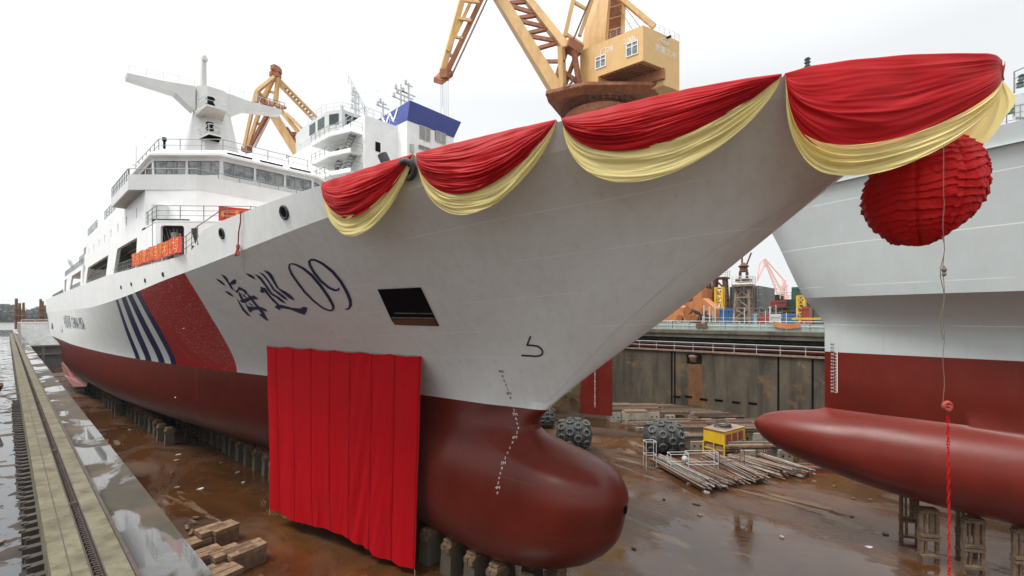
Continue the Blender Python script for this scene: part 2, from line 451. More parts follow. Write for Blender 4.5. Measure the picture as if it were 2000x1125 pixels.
paint('steel_pipe', (0.30, 0.28, 0.255), 0.5, 0.4, (0.10, 0.055, 0.03), 0.7, scale=3)
paint('orange', (0.52, 0.20, 0.07), 0.55, 0.12, (0.25, 0.08, 0.03), 0.5, streak=1.5)
paint('yellow', (0.68, 0.42, 0.02), 0.5, 0.1, (0.25, 0.13, 0.03), 0.45, streak=1.5)
paint('blue', (0.04, 0.13, 0.30), 0.5, 0.15)
paint('pale_blue', (0.25, 0.42, 0.52), 0.5, 0.15)
paint('teal', (0.34, 0.42, 0.40), 0.55, 0.1, (0.18, 0.17, 0.13), 0.7, streak=1.2)
paint('green', (0.04, 0.10, 0.08), 0.6, 0.2)
paint('dark_green', (0.015, 0.05, 0.04), 0.6, 0.3)
paint('brick', (0.28, 0.05, 0.04), 0.6, 0.2)
paint('gate_grey', (0.24, 0.245, 0.24), 0.8, 0.2, (0.12, 0.115, 0.11), 0.7, streak=0.3)
paint('quay_stone', (0.11, 0.10, 0.075), 0.85, 0.3, (0.03, 0.028, 0.024), 0.8, streak=0.9)
paint('wall_grey', (0.13, 0.135, 0.13), 0.8, 0.15, (0.07, 0.07, 0.07), 0.6, streak=0.4)
paint('wood', (0.17, 0.115, 0.07), 0.85, 0.35, (0.06, 0.04, 0.025), 0.7, scale=3, bmp=0.5, bscale=12)
paint('wood_top', (0.26, 0.17, 0.10), 0.75, 0.35, (0.09, 0.055, 0.03), 0.7, scale=3, bmp=0.5, bscale=14)
paint('concrete_block', (0.10, 0.085, 0.06), 0.85, 0.2, (0.10, 0.07, 0.04), 0.7, streak=2.5, bmp=0.4, bscale=6)
paint('pale_block', (0.34, 0.31, 0.25), 0.8, 0.2, (0.14, 0.09, 0.05), 0.6, streak=2.5, bmp=0.3, bscale=6)
paint('rope', (0.15, 0.13, 0.10), 0.9, 0.2)
paint('rope_red', (0.35, 0.05, 0.035), 0.8, 0.3)
paint('banner_red', (0.62, 0.035, 0.02), 0.7, 0.1)
paint('banner_gold', (0.75, 0.36, 0.04), 0.6, 0.1)
paint('tyre', (0.075, 0.078, 0.075), 0.75, 0.3)
paint('bronze', (0.10, 0.075, 0.03), 0.5, 0.3)
paint('wood_dark', (0.045, 0.035, 0.028), 0.8, 0.4, bmp=.4)
paint('stain', (0.14, 0.06, 0.02), 0.8, 0.3, (0.06, 0.045, 0.03), 0.95, streak=0.9)
paint('faded_pink', (0.40, 0.17, 0.15), 0.6, 0.1)
paint('hill', (0.07, 0.09, 0.085), 0.9, 0.4, scale=0.05)  # tree colour lightened to stand in for far haze
m, nt, b = newmat('glass')
nt.links.new(mixc(nt, ramp(nt, noise(nt, 1.1, 4, dist=1.5), 0.38, 0.6), (0.10, 0.115, 0.12), (0.26, 0.27, 0.27)), b.inputs['Base Color'])
b.inputs['Roughness'].default_value = 0.06; b.inputs['Specular IOR Level'].default_value = 0.8
m, nt, b = newmat('glass_dark'); b.inputs['Base Color'].default_value = (0.03, 0.045, 0.045, 1); b.inputs['Roughness'].default_value = 0.1
def cloth(name, col, tr, rough=0.55, var=0.12, sheen=0.3):
    m, nt, b = newmat(name)
    c = mixc(nt, ramp(nt, noise(nt, 1.2, 4), 0.3, 0.7), tuple(x * (1 - var) for x in col), col)
    nt.links.new(c, b.inputs['Base Color']); b.inputs['Roughness'].default_value = rough
    b.inputs['Sheen Weight'].default_value = sheen; b.inputs['Specular IOR Level'].default_value = 0.14
    bump(nt, b, noise(nt, 60, 2), 0.15, 0.01)
    t = nt.nodes.new('ShaderNodeBsdfTranslucent'); nt.links.new(c, t.inputs[0])
    ms = nt.nodes.new('ShaderNodeMixShader'); ms.inputs[0].default_value = tr
    out = [n for n in nt.nodes if n.type == 'OUTPUT_MATERIAL'][0]
    nt.links.new(b.outputs[0], ms.inputs[1]); nt.links.new(t.outputs[0], ms.inputs[2]); nt.links.new(ms.outputs[0], out.inputs[0])
cloth('red_cloth', (0.42, 0.003, 0.006), 0.15, 0.5, 0.12, 0.05)
cloth('gold_cloth', (0.90, 0.76, 0.33), 0.36, 0.36, 0.08, 0.05)
cloth('curtain_red', (0.50, 0.002, 0.008), 0.06, 0.8, 0.06, 0.0)
cloth('ball_red', (0.50, 0.004, 0.005), 0.04, 0.55, .12, 0.0)
# wet rusty mud of the dock floor
m, nt, b = newmat('mud')
n1 = noise(nt, 0.11, 7, rough=0.62, dist=0.6); n2 = noise(nt, 0.9, 7, rough=0.65); n3 = noise(nt, 0.22, 6, objpos(nt, (1, 0.35, 1)), 0.7, 1.2)
c = mixc(nt, ramp(nt, n1, 0.35, 0.65), (0.045, 0.018, 0.0055), (0.11, 0.043, 0.012))
c = mixc(nt, math_(nt, 'MULTIPLY', ramp(nt, n2, 0.45, 0.7), 0.55), c, (0.024, 0.015, 0.010))
dry = ramp(nt, n3, 0.60, 0.635)
c = mixc(nt, math_(nt, 'MULTIPLY', dry, 0.85), c, (0.13, 0.085, 0.045))
n4 = ramp(nt, noise(nt, 14, 4, rough=0.7), 0.68, 0.72)
c = mixc(nt, math_(nt, 'MULTIPLY', n4, 0.35), c, (0.26, 0.22, 0.17))
nt.links.new(c, b.inputs['Base Color'])
wet = ramp(nt, noise(nt, 0.16, 7, objpos(nt, (1.3, .6, 1)), 0.66, 1.2), 0.42, 0.60)
rg = math_(nt, 'ADD', math_(nt, 'MULTIPLY', wet, 0.40), 0.10)
rg = math_(nt, 'ADD', rg, math_(nt, 'MULTIPLY', dry, 0.4))
# the broad shallow puddle between the two bulbs
pd = N(nt, 'VectorMath', operation='DISTANCE'); nt.links.new(objpos(nt, (1, 1, 1)), pd.inputs[0]); pd.inputs[1].default_value = (27.0, 6.0, 0)
pe = math_(nt, 'ADD', pd.outputs['Value'], math_(nt, 'MULTIPLY', noise(nt, 0.45, 7, objpos(nt, (1.6, .6, 1)), 0.7, 1.0), 11.0))
pud = math_(nt, 'SUBTRACT', 1.0, ramp(nt, pe, 11.3, 12.3))
rg = math_(nt, 'MULTIPLY', rg, math_(nt, 'SUBTRACT', 1.0, math_(nt, 'MULTIPLY', pud, 0.8)))
nt.links.new(rg, b.inputs['Roughness'])
bh = math_(nt, 'ADD', math_(nt, 'MULTIPLY', noise(nt, 1.3, 6, objpos(nt, (1, 2.2, 1)), 0.7), 1.0), math_(nt, 'MULTIPLY', noise(nt, 9, 4), 0.25))
wet2 = math_(nt, 'MULTIPLY', math_(nt, 'ADD', math_(nt, 'MULTIPLY', wet, 0.45), 0.035), math_(nt, 'SUBTRACT', 1.0, math_(nt, 'MULTIPLY', pud, 0.85)))
bq = N(nt, 'Bump', Distance=0.08); nt.links.new(bh, bq.inputs['Height']); nt.links.new(wet2, bq.inputs['Strength']); nt.links.new(bq.outputs[0], b.inputs['Normal'])
b.inputs['Specular IOR Level'].default_value = 0.8
# puddled concrete of the dock edge: standing water reflects the sky
def puddled(name, dry_c, wet_c, sc, lo, hi, vec=(1, 1, 1), dist=0.5, bs=0.4):
    m, nt, b = newmat(name)
    n1 = noise(nt, sc, 5, objpos(nt, vec), 0.5, dist); p = ramp(nt, n1, lo, hi)
    nd = noise(nt, 5, 7, rough=0.7)
    c = mixc(nt, ramp(nt, nd, 0.3, 0.7), tuple(x * .7 for x in dry_c), dry_c)
    c = mixc(nt, math_(nt, 'MULTIPLY', ramp(nt, noise(nt, 0.8, 5), .45, .7), .6), c, (0.13, 0.085, 0.05))
    c = mixc(nt, p, c, wet_c)
    nt.links.new(c, b.inputs['Base Color'])
    nt.links.new(math_(nt, 'SUBTRACT', 0.6, math_(nt, 'MULTIPLY', p, 0.57)), b.inputs['Roughness'])
    bm_ = N(nt, 'Bump', Distance=0.02); nt.links.new(noise(nt, 14, 6), bm_.inputs['Height'])
    nt.links.new(math_(nt, 'MULTIPLY', math_(nt, 'SUBTRACT', 1.0, p), bs), bm_.inputs['Strength']); nt.links.new(bm_.outputs[0], b.inputs['Normal'])
    nt.links.new(math_(nt, 'ADD', math_(nt, 'MULTIPLY', p, 0.55), 0.15), b.inputs['Specular IOR Level'])
puddled('ledge', (0.058, 0.050, 0.036), (0.10, 0.10, 0.10), 0.55, 0.50, 0.54, (1.0, 0.55, 1), 0.8)
puddled('wet_ground', (0.035, 0.030, 0.024), (0.045, 0.047, 0.05), 0.8, 0.44, 0.46, (1, 0.8, 1), 1.8, 0.15)
paint('beam_concrete', (0.125, 0.112, 0.074), 0.8, 0.3, (0.06, 0.045, 0.028), 0.8, spec=.2, scale=1.6, bmp=0.5, bscale=14)
paint('quay', (0.16, 0.15, 0.14), 0.8, 0.25)
# stained dock wall
m, nt, b = newmat('dock_wall')
n1 = noise(nt, 0.35, 6, objpos(nt, (1, 1, 0.5)), 0.6); n2 = noise(nt, 0.6, 6, objpos(nt, (1, 1, 0.10)), 0.65); n3 = noise(nt, 0.28, 5, rough=0.7)
c = mixc(nt, ramp(nt, n1, 0.3, 0.7), (0.04, 0.033, 0.024), (0.125, 0.102, 0.065))
c = mixc(nt, math_(nt, 'MULTIPLY', ramp(nt, n2, 0.48, 0.66), 0.85), c, (0.018, 0.016, 0.013))
c = mixc(nt, math_(nt, 'MULTIPLY', ramp(nt, n3, 0.56, 0.68), 0.8), c, (0.19, 0.105, 0.035))
c = mixc(nt, math_(nt, 'MULTIPLY', ramp(nt, noise(nt, 0.2, 5, rough=.7, dist=1), 0.6, 0.68), 0.6), c, (0.19, 0.18, 0.13))
nt.links.new(c, b.inputs['Base Color']); b.inputs['Roughness'].default_value = 0.8
bump(nt, b, noise(nt, 2.5, 6), 0.4, 0.08)
# ================================================================== the patrol ship
ship = thing('patrol_ship', 'large white patrol ship with blue stripes and red band, its bow draped with cloth', 'ship', (XC, 10, 0))
mb = MB(); mirrored(mb, top_rows, 0, 1, 0); mirrored(mb, bw_rows, 1, 1.2, 0)
# transom
mb.face([V(XC - b, Y, z) for b, Y, z in [r[-1] for r in top_rows]] + [V(XC + b, Y, z) for b, Y, z in [r[-1] for r in top_rows][::-1]])
topside = mb.build('topside_hull', 'ship_topside', ship, smooth=True, angle=20)
mb = MB(); mirrored(mb, low_rows, 0, 1, 0)
for i in range(0, len(cols) - 1, 3):        # flat bottom
    r = low_rows[0]; j = min(i + 3, len(cols) - 1)
    mb.face([V(XC - r[i][0], r[i][1], r[i][2]), V(XC + r[i][0], r[i][1], r[i][2]), V(XC + r[j][0], r[j][1], r[j][2]), V(XC - r[j][0], r[j][1], r[j][2])])
mb.face([V(XC - b, Y, z) for b, Y, z in [r[-1] for r in low_rows]] + [V(XC + b, Y, z) for b, Y, z in [r[-1] for r in low_rows][::-1]])
bottom = mb.build('underwater_hull', 'antifoul', ship, smooth=True, angle=25)
_bm = bmesh.new(); _bm.from_mesh(topside.data); _bm.from_mesh(bottom.data); HULL = BVHTree.FromBMesh(_bm)
def on_hull(u, v, off=0.02, tree=None):
    h = (tree or HULL).ray_cast(EYE, ray(u, v).normalized())
    if h[0] is None: return None
    n = h[1]
    if n.dot(ray(u, v)) > 0: n = -n
    return h[0] + n * off
def decal(polys, name, m, parent, off=0.02, step=9.0, tree=None):
    """closed outlines laid onto the curved plating as thin paint"""
    bm = bmesh.new()
    for poly in polys:
        vs = [bm.verts.new((x, y, 0)) for x, y in poly]
        tris = tessellate_polygon([[Vector((x, y, 0)) for x, y in poly]])
        for t in tris:
            try: bm.faces.new([vs[i] for i in t])
            except ValueError: pass
    for _ in range(6):
        e = [x for x in bm.edges if x.calc_length() > step]
        if not e: break
        bmesh.ops.subdivide_edges(bm, edges=e, cuts=1)
        bmesh.ops.triangulate(bm, faces=bm.faces[:])
    bad = []
    for v in bm.verts:
        p = on_hull(v.co.x, v.co.y, off, tree)
        if p is None: bad.append(v)
        else: v.co = p
    if bad: bmesh.ops.delete(bm, geom=bad, context='VERTS')
    me = bpy.data.meshes.new(name); bm.to_mesh(me); bm.free(); me.materials.append(M[m])
    o = bpy.data.objects.new(name, me); C.objects.link(o); o.parent = parent
    if parent.type == 'EMPTY': o.location = -parent.location
    return o
def stroke(pts, w):
    """outline of a brush stroke through pts with widths w"""
    n = len(pts); w = w if isinstance(w, (list, tuple)) else [w] * n; Lf = []; Rt = []
    for i, (x, y) in enumerate(pts):
        x0, y0 = pts[max(0, i-1)]; x1, y1 = pts[min(n-1, i+1)]
        dx, dy = x1 - x0, y1 - y0; l = math.hypot(dx, dy) or 1
        nx, ny = -dy / l * w[i] / 2, dx / l * w[i] / 2
        Lf.append((x + nx, y + ny)); Rt.append((x - nx, y - ny))
    return [[Lf[i], Lf[i+1], Rt[i+1], Rt[i]] for i in range(n - 1)]
def ell(cx, cy, a, b, th, n=40, a0=0, a1=360):
    c, s = math.cos(R(th)), math.sin(R(th)); out = []
    for i in range(n + 1):
        t = R(a0 + (a1 - a0) * i / n); x, y = a * math.cos(t), b * math.sin(t)
        out.append((cx + c*x - s*y, cy + s*x + c*y))
    return out
def Z5(x, y): return (400 + x / 6.25, 480 + y / 6.25)
def zs(*p): return [Z5(x, y) for x, y in p]
# --- the name on the bow: two brushed characters and 09
name_polys = []
for s in [((138,398),(190,420),(240,465),(248,482),(215,462),(165,425)), ((200,345),(245,365),(275,400),(300,460),(330,430),(370,405),(385,430),(375,460),(335,472),(315,468),(352,540),(330,525),(270,430),(235,385)),
          ((242,548),(290,560),(330,590),(350,618),(310,600)), ((415,498),(490,535),(520,570),(500,590),(470,545),(420,535),(400,575),(360,540),(395,545)),
          ((425,560),(455,620),(470,660),(450,655),(415,590)), ((498,560),(560,615),(640,720),(700,770),(770,905),(770,915),(720,880),(655,825),(700,830),(640,750),(560,650)),
          ((425,670),(480,650),(560,615),(600,605),(655,650),(600,650),(560,655),(500,690),(460,690)), ((445,580),(480,595),(510,625),(490,625)),
          ((490,680),(530,740),(640,745),(700,750),(745,775),(765,800),(690,775),(600,775),(560,808),(540,790)), ((530,690),(570,705),(595,735),(575,730)),
          ((385,630),(440,710),(480,770),(520,815),(565,862),(525,845),(465,785),(420,700)),
          ((505,332),(560,350),(600,380),(622,405),(580,390),(530,360)),
          ((608,338),(670,370),(720,430),(770,500),(820,575),(900,620),(960,670),(995,702),(940,680),(870,625),(810,590),(740,490),(680,410)),
          ((658,314),(720,345),(765,400),(850,530),(930,580),(990,630),(1018,665),(960,635),(880,570),(835,535),(770,430),(710,355)),
          ((718,294),(780,315),(820,350),(850,420),(900,515),(990,560),(1060,610),(1098,665),(1040,640),(960,575),(885,515),(820,410),(775,345)),
          ((680,498),(735,515),(760,545),(800,610),(860,670),(910,718),(885,718),(830,670),(770,600),(740,560),(705,572),(672,550),(690,530)),
          ((855,745),(885,722),(940,720),(1060,755),(1170,765),(1200,745),(1250,748),(1245,790),(1215,838),(1150,815),(1050,775),(950,755),(925,760),(910,782),(890,765))]:
    name_polys.append([Z5(x, y) for x, y in s])
def ring(pts, w): return stroke(pts, w)
z0 = zs((1055,215),(1035,225),(1030,265),(1060,340),(1130,440),(1220,560),(1330,670),(1440,755),(1510,783),(1545,788),(1572,765),(1565,720),(1510,620),(1420,490),(1310,360),(1200,270),(1110,225),(1055,215))
n0 = len(z0)
name_polys += ring(z0, [2.6,3,3.6,4.2,4.4,4,3.5,3.2,3.2,3.7,4.4,5.2,5.6,5.6,5.4,4.6,3.4,2.6])
z9 = zs((1640,510),(1630,535),(1590,540),(1520,510),(1420,430),(1340,330),(1285,235),(1275,190),(1300,166),(1350,170),(1440,215),(1560,310),(1660,430),(1730,550),(1775,660),(1780,720),(1765,755),(1735,772),(1710,768))
name_polys += ring(z9, [3.4,4,4.6,4.4,4.6,4.6,4.8,4.8,4.3,4.1,5.2,5.6,5.6,6,6.2,5.8,4.1,2.8,1.2])
def fatten(poly, k):
    cx = sum(x for x, y in poly) / len(poly); n = len(poly); A2 = sum(poly[i][0]*poly[(i+1) % n][1] - poly[(i+1) % n][0]*poly[i][1] for i in range(n)); sg = 1 if A2 > 0 else -1; out = []
    for i in range(n):
        (x0, y0), (x, y), (x1, y1) = poly[i-1], poly[i], poly[(i+1) % n]; dx, dy = x1 - x0, y1 - y0; l = math.hypot(dx, dy) or 1
        out.append((x + sg * dy / l * k, y - sg * dx / l * k))
    return out
name_polys = [fatten(p, .45) if len(p) > 4 else p for p in name_polys]
nm = decal(name_polys, 'ship_name', 'navy', ship, 0.02, 8)
# --- thruster / bulb mark
bs = [(1036.5,656),(1030,673)]; b2 = [(1028.6,673.5),(1040,674),(1051,676),(1057,680.5),(1060,686),(1059,691),(1054,694.5),(1046,695.3),(1018.5,693.5)]
decal(stroke(bs, 3.2) + stroke(b2, 3.4), 'bulb_mark', 'mark_black', ship, 0.02, 8)
decal(stroke([(1612, 358), (1500, 425), (1405, 480), (1308, 551), (1200, 648), (1130, 722), (1077, 778), (1052, 794)], 1.3), 'stem_seam', 'white_grey', ship, .02, 12)
# --- draught marks
mk_u = pchip([3.8, 4, 5, 6, 6.4, 7, 8, 9], [971.6, 972, 983, 1005, 1012, 1007, 995, 979.5])
mk_v = pchip([3.8, 4, 5, 6, 6.4, 7, 8, 9], [965, 955, 907, 857, 838, 812, 771, 728])
def text_polys(txt, size=1.0):
    cu = bpy.data.curves.new('txt', 'FONT'); cu.body = txt; cu.size = size; cu.align_x = 'CENTER'; cu.resolution_u = 2
    o = bpy.data.objects.new('txt', cu); C.objects.link(o)
    dg = bpy.context.evaluated_depsgraph_get(); me = o.evaluated_get(dg).to_mesh()
    vs = [v.co.copy() for v in me.vertices]; fs = [tuple(p.vertices) for p in me.polygons]
    o.evaluated_get(dg).to_mesh_clear(); bpy.data.objects.remove(o); bpy.data.curves.remove(cu)
    return vs, fs
def text_map(mb, txt, size, fn, mi=0):
    vs, fs = text_polys(txt, size); pv = [fn(v.x, v.y) for v in vs]
    for f in fs:
        q = [pv[i] for i in f]
        if all(x is not None for x in q): mb.face(q, mi)
for k in range(0, 27):
    mval = round(9 - 0.2 * k, 1)
    if mval < 3.8: break
    uu, vv = mk_u(mval), mk_v(mval); whole = abs(mval - round(mval)) < .01
    txt = ('%dM' % round(mval)) if whole else str(int(round((mval % 1) * 10)))
    mb = MB(); h = 9.5 if whole else 8.5
    text_map(mb, txt, h, lambda x, y: on_hull(uu + x * (0.8 + .0) - y * .25 * (1 if mval > 6.4 else -.6), vv - y * .85, 0.015))
    mb.build('draught_mark', 'mark_black' if vv < 787 else 'mark_white', ship)
# --- anchor pocket: its shade painted as a flat black patch, plus steel lip
decal([[(737.5,564.5),(822,560.5),(858.5,636.5),(772,634),(765,625)]], 'anchor_pocket_shade', 'black', ship, 0.02, 10)
decal(stroke([(771,610),(848,611)], 1.6) + stroke([(765,619),(850,620)], 2.2), 'pocket_lip', 'steel_grey', ship, 0.05, 8)
decal([[(766,622.5),(850,622.5),(856.5,635.5),(773,633.5)]], 'pocket_sill', 'crane_dark', ship, 0.035, 8)
# --- opening at the nose of the bulb, its shaded inside painted black
decal([ell(1221, 996, 3.5, 9, 8, 14)], 'bulb_opening', 'black', ship, 0.02, 6)
# --- fairleads and round ports in the bulwark
def port(u, v, r, R0, name='fairlead'):
    p = on_hull(u, v, 0.03 if r < .1 else .2); n = (on_hull(u, v, 1.0) - on_hull(u, v, 0)).normalized()
    mb = MB(); mb.torus(p, n, R0, r, 24, 8, 0)
    k = 24; x = n.cross(V(0, 0, 1)).normalized(); y = n.cross(x)
    mb.face([p + (x*math.cos(2*math.pi*i/k) + y*math.sin(2*math.pi*i/k)) * R0 for i in range(k)], 1)
    mb.build(name, ['rubber', 'black'], ship, smooth=True)
port(801, 329, .105, .27); port(556, 415, .055, .25); port(434, 456, .05, .23)
for (u, v) in ((319, 536), (284, 548), (257, 555), (237, 561)): port(u, v, .03, .13, 'porthole')
# long pipes of weld bead and small valve marks on the side aft
# stabiliser fin under the turn of the bilge
mb = MB(); f = [P(119, 708, X=7.0), P(125, 733, X=7.3), P(143, 755, X=7.7), P(168, 755, X=8.4), P(174, 744, X=9.0), P(150, 735, X=8.6), P(130, 712, X=8.0)]
mb.slab(f, (0.25, 0.8, 0.12)); fin = mb.build('stabiliser_fin', 'faded_pink', ship); fin['label'] = 'faded pink bilge fin'
# --- decks
mb = MB()
for i in range(0, len(cols) - 1, 4):
    r = bw_rows[-1]; j = min(i + 4, len(cols) - 1)
    if r[i][1] < 3.4: continue
    z = 16.5
    A = (max(0.05, hull_b(r[i][1], z) - .05), r[i][1]); B_ = (hull_b(r[j][1], z) - .05, r[j][1])
    mb.face([V(XC - A[0] + .03, A[1], z), V(XC - B_[0] + .03, B_[1], z), V(XC + B_[0] - .03, B_[1], z), V(XC + A[0] - .03, A[1], z)])
mb.build('main_deck', 'rust_pale', ship)
# --- plated side of the superstructure with its openings
SX = 6.72
def holed(mb, outer, holes, to3, th, mi=0):
    loops = [[Vector((a, b, 0)) for a, b in outer]] + [[Vector((a, b, 0)) for a, b in h] for h in holes]
    flat = [p for l in loops for p in l]
    for t in tessellate_polygon(loops):
        mb.face([to3(flat[i].x, flat[i].y, 0) for i in t], mi); mb.face([to3(flat[i].x, flat[i].y, th) for i in t][::-1], mi)
    for l in loops:
        for i in range(len(l)):
            a, b = l[i], l[(i+1) % len(l)]; mb.face([to3(a.x, a.y, 0), to3(b.x, b.y, 0), to3(b.x, b.y, th), to3(a.x, a.y, th)], mi)
def rnd(pts, r=.25, n=3):
    out = []
    for i in range(len(pts)):
        p0, p, p1 = Vector(pts[i-1]), Vector(pts[i]), Vector(pts[(i+1) % len(pts)])
        a = p + (p0 - p).normalized() * r; c = p + (p1 - p).normalized() * r
        for k in range(n + 1):
            t = k / n; q = a * (1-t)**2 + p * 2*t*(1-t) + c * t*t; out.append((q.x, q.y))
    return out
side = lambda s: (lambda Y, z, t: V(SX + t, Y, z) if s < 0 else V(2 * XC - SX - t, Y, z))
outer = [(38.4, 16.6), (82, 17.0), (79.5, 19.2), (78, 23.0), (50, 23.0), (50, 22.3), (41.8, 22.3), (41.8, 19.55), (38.4, 19.55)]
holes = [rnd([(45.6, 16.98), (56.7, 17.1), (54.2, 19.3), (44.9, 19.25)]), rnd([(61.6, 17.1), (79.2, 17.25), (76.4, 19.2), (59.6, 19.25)])]
ports_Y = [45.1, 49.6, 53.9, 58.0, 62.2, 66.4, 70.8, 75.4]
ph = [rnd([(y - .28, 20.75), (y + .28, 20.75), (y + .28, 21.5), (y - .28, 21.5)], .12) for y in ports_Y]
for s in (-1, 1):
    mb = MB(); holed(mb, outer, holes + ph, side(s), 0.25)
    mb.build('side_wall', 'white', ship)
for y in ports_Y:
    mb = MB(); mb.box((SX + .3, y, 21.12), (.06, .66, .85)); mb.build('cabin_window', 'glass_dark', ship)
# inner house, decks between levels
mb = MB()
mb.hexa([V(9.6, 42, 16.5), V(24.4, 42, 16.5), V(24.4, 80, 16.5), V(9.6, 80, 16.5)], [V(9.6, 42, 19.4), V(24.4, 42, 19.4), V(24.4, 80, 19.4), V(9.6, 80, 19.4)])
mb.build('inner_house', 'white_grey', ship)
mb = MB()
mb.hexa([V(SX+.25, 41.9, 19.45), V(27.0, 41.9, 19.45), V(27.0, 79, 19.45), V(SX+.25, 79, 19.45)], [V(SX+.25, 41.9, 19.6), V(27.0, 41.9, 19.6), V(27.0, 79, 19.6), V(SX+.25, 79, 19.6)])
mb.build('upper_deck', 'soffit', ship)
mb = MB()   # beams and clutter seen in the promenade openings
for y in np.arange(44, 80, 1.6): mb.box((8.3, y, 19.33), (2.7, .12, .22))
for y in (48, 52, 63, 67, 71, 75): mb.box((9.4, y, 18.0), (.4, .8, 1.9)); mb.tube((8.4, y + .7, 17), (8.4, y + .7, 19.3), .06)
mb.path([V(7.6, 43, 19.1), V(7.6, 80, 19.1)], .07)
mb.build('promenade_fittings', 'steel_grey', ship)
# forward house under the bridge, chamfered at 45 degrees
Pc = (SX, 38.4); Pm = (11.1, 33.95); Pf = (22.9, 33.95); Pe = (27.28, 38.4)
foot = [Pc, Pm, Pf, Pe]
mb = MB()
def to_ch(a, b, t):
    d = Vector((Pm[0]-Pc[0], Pm[1]-Pc[1])).normalized(); n = Vector((-d.y, d.x))
    return V(Pc[0] + d.x*a + n.x*t, Pc[1] + d.y*a + n.y*t, b)
Lc = math.hypot(Pm[0]-Pc[0], Pm[1]-Pc[1])
holed(mb, [(0, 16.5), (Lc, 16.5), (Lc, 19.55), (0, 19.55)], [rnd([(.32, 16.9), (1.85, 16.9), (1.85, 19.3), (.32, 19.3)], .2)], to_ch, .2)
mb.hexa([V(Pm[0], Pm[1], 16.5), V(Pf[0], Pf[1], 16.5), V(Pe[0], Pe[1], 16.5), V(Pe[0], 39, 16.5), V(Pf[0], 34.3, 16.5), V(Pm[0], 34.3, 16.5)],
        [V(Pm[0], Pm[1], 19.55), V(Pf[0], Pf[1], 19.55), V(Pe[0], Pe[1], 19.55), V(Pe[0], 39, 19.55), V(Pf[0], 34.3, 19.55), V(Pm[0], 34.3, 19.55)])
mb.build('forward_house', 'white', ship)
mb = MB(); mb.hexa([V(x, y, 19.5) for x, y in foot] + [V(27.2, 43, 19.5), V(SX, 43, 19.5)], [V(x, y, 19.64) for x, y in foot] + [V(27.2, 43, 19.64), V(SX, 43, 19.64)])
mb.build('bridge_front_deck', 'white', ship)
mb = MB(); mb.rail([V(SX + .05, 42.6, 19.64), V(SX + .05, 38.4, 19.64), V(Pm[0], Pm[1] + .05, 19.64), V(Pf[0], Pf[1] + .05, 19.64)], 1.0, 1.5, .03, 3)
mb.build('railing', 'rail_steel', ship)
mb = MB(); mb.box(P(320, 424, D=33.2), (1.3, .8, 1.5), R(45)); lk = mb.build('deck_locker', 'pale_grey', ship)
mb = MB(); mb.box(P(312, 428, D=32.7), (.55, .1, 1.2), R(45 - 90)); mb.build('doorway', 'black', lk)
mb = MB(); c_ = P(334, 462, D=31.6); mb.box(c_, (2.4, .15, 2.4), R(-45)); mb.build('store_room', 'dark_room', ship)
mb = MB()
for k in range(6): a = P(310 + 7*k, 445 + 3*(k % 2), D=31.2); mb.tube(a, a + V(.3, .1, -1.2), .03)
mb.box(P(344, 468, D=31.0), (.5, .3, .9), R(45)); mb.build('store_fittings', 'steel_grey', ship)
# upper house and bridge with the chamfered front
U0 = (6.75, 41.8); U1 = (9.17, 39.1); U2 = (24.83, 39.1); U3 = (27.25, 41.8)
mb = MB(); mb.hexa([V(x, y, 19.6) for x, y in (U0, U1, U2, U3)] + [V(27.2, 77.8, 19.6), V(SX+.26, 77.8, 19.6)], [V(x, y, 22.3) for x, y in (U0, U1, U2, U3)] + [V(27.2, 77.8, 22.3), V(SX+.26, 77.8, 22.3)])
mb.build('upper_house', 'white', ship)
W0 = (5.87, 42.7); W4 = (28.1, 42.7)
mb = MB()   # bridge deck parapet with wings
k = 0.985
ring_o = [(5.87, 50.5), W0, U1, U2, W4, (28.1, 50.5)]
ring_d = [(5.9, 50.5), (5.9, 42.76), (9.25, 39.3), (24.75, 39.3), (28.0, 42.76), (28.1, 50.5)]
def wallstrip(mb, pts, z0, z1, th):
    for i in range(len(pts) - 1):
        a, b = Vector(pts[i]), Vector(pts[i+1]); d = (b - a).normalized(); n = Vector((-d.y, d.x)) * th
        mb.hexa([V(a.x, a.y, z0), V(b.x, b.y, z0), V(b.x + n.x, b.y + n.y, z0), V(a.x + n.x, a.y + n.y, z0)], [V(a.x, a.y, z1), V(b.x, b.y, z1), V(b.x + n.x, b.y + n.y, z1), V(a.x + n.x, a.y + n.y, z1)])
wallstrip(mb, [(x, y - .03) for x, y in ring_o[1:5]], 22.3, 23.4, .1); wallstrip(mb, [ring_o[0], ring_o[1]], 22.3, 23.0, .1); wallstrip(mb, [ring_o[4], ring_o[5]], 22.3, 23.0, .1)
mb.build('bridge_parapet', 'white_grey', ship)
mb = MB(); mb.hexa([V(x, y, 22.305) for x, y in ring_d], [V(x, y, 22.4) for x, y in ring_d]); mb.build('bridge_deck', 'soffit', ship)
def railpart(name, mat_, parent, *a):
    mb = MB(); mb.rail(*a); return mb.build(name, mat_, parent)
railpart('wing_railing', 'rail_steel', ship, [V(5.9, 50.4, 23.0), V(5.9, 42.8, 23.0)], .85, .8, .03, 2)
railpart('bridge_railing', 'rail_steel', ship, [V(5.95, 42.75, 23.4), V(9.2, 39.2, 23.4), V(24.8, 39.2, 23.4)], .45, 1.4, .03, 1)
railpart('house_railing', 'rail_steel', ship, [V(SX + .1, 56.5, 23.0), V(SX + .1, 63.0, 23.0), V(SX + 2, 63, 23.0)], 1.0, 1.0, .03, 3)
railpart('house_railing', 'rail_steel', ship, [V(SX + .1, 69.0, 23.0), V(SX + .1, 77.5, 23.0)], 1.0, 1.2, .03, 3)
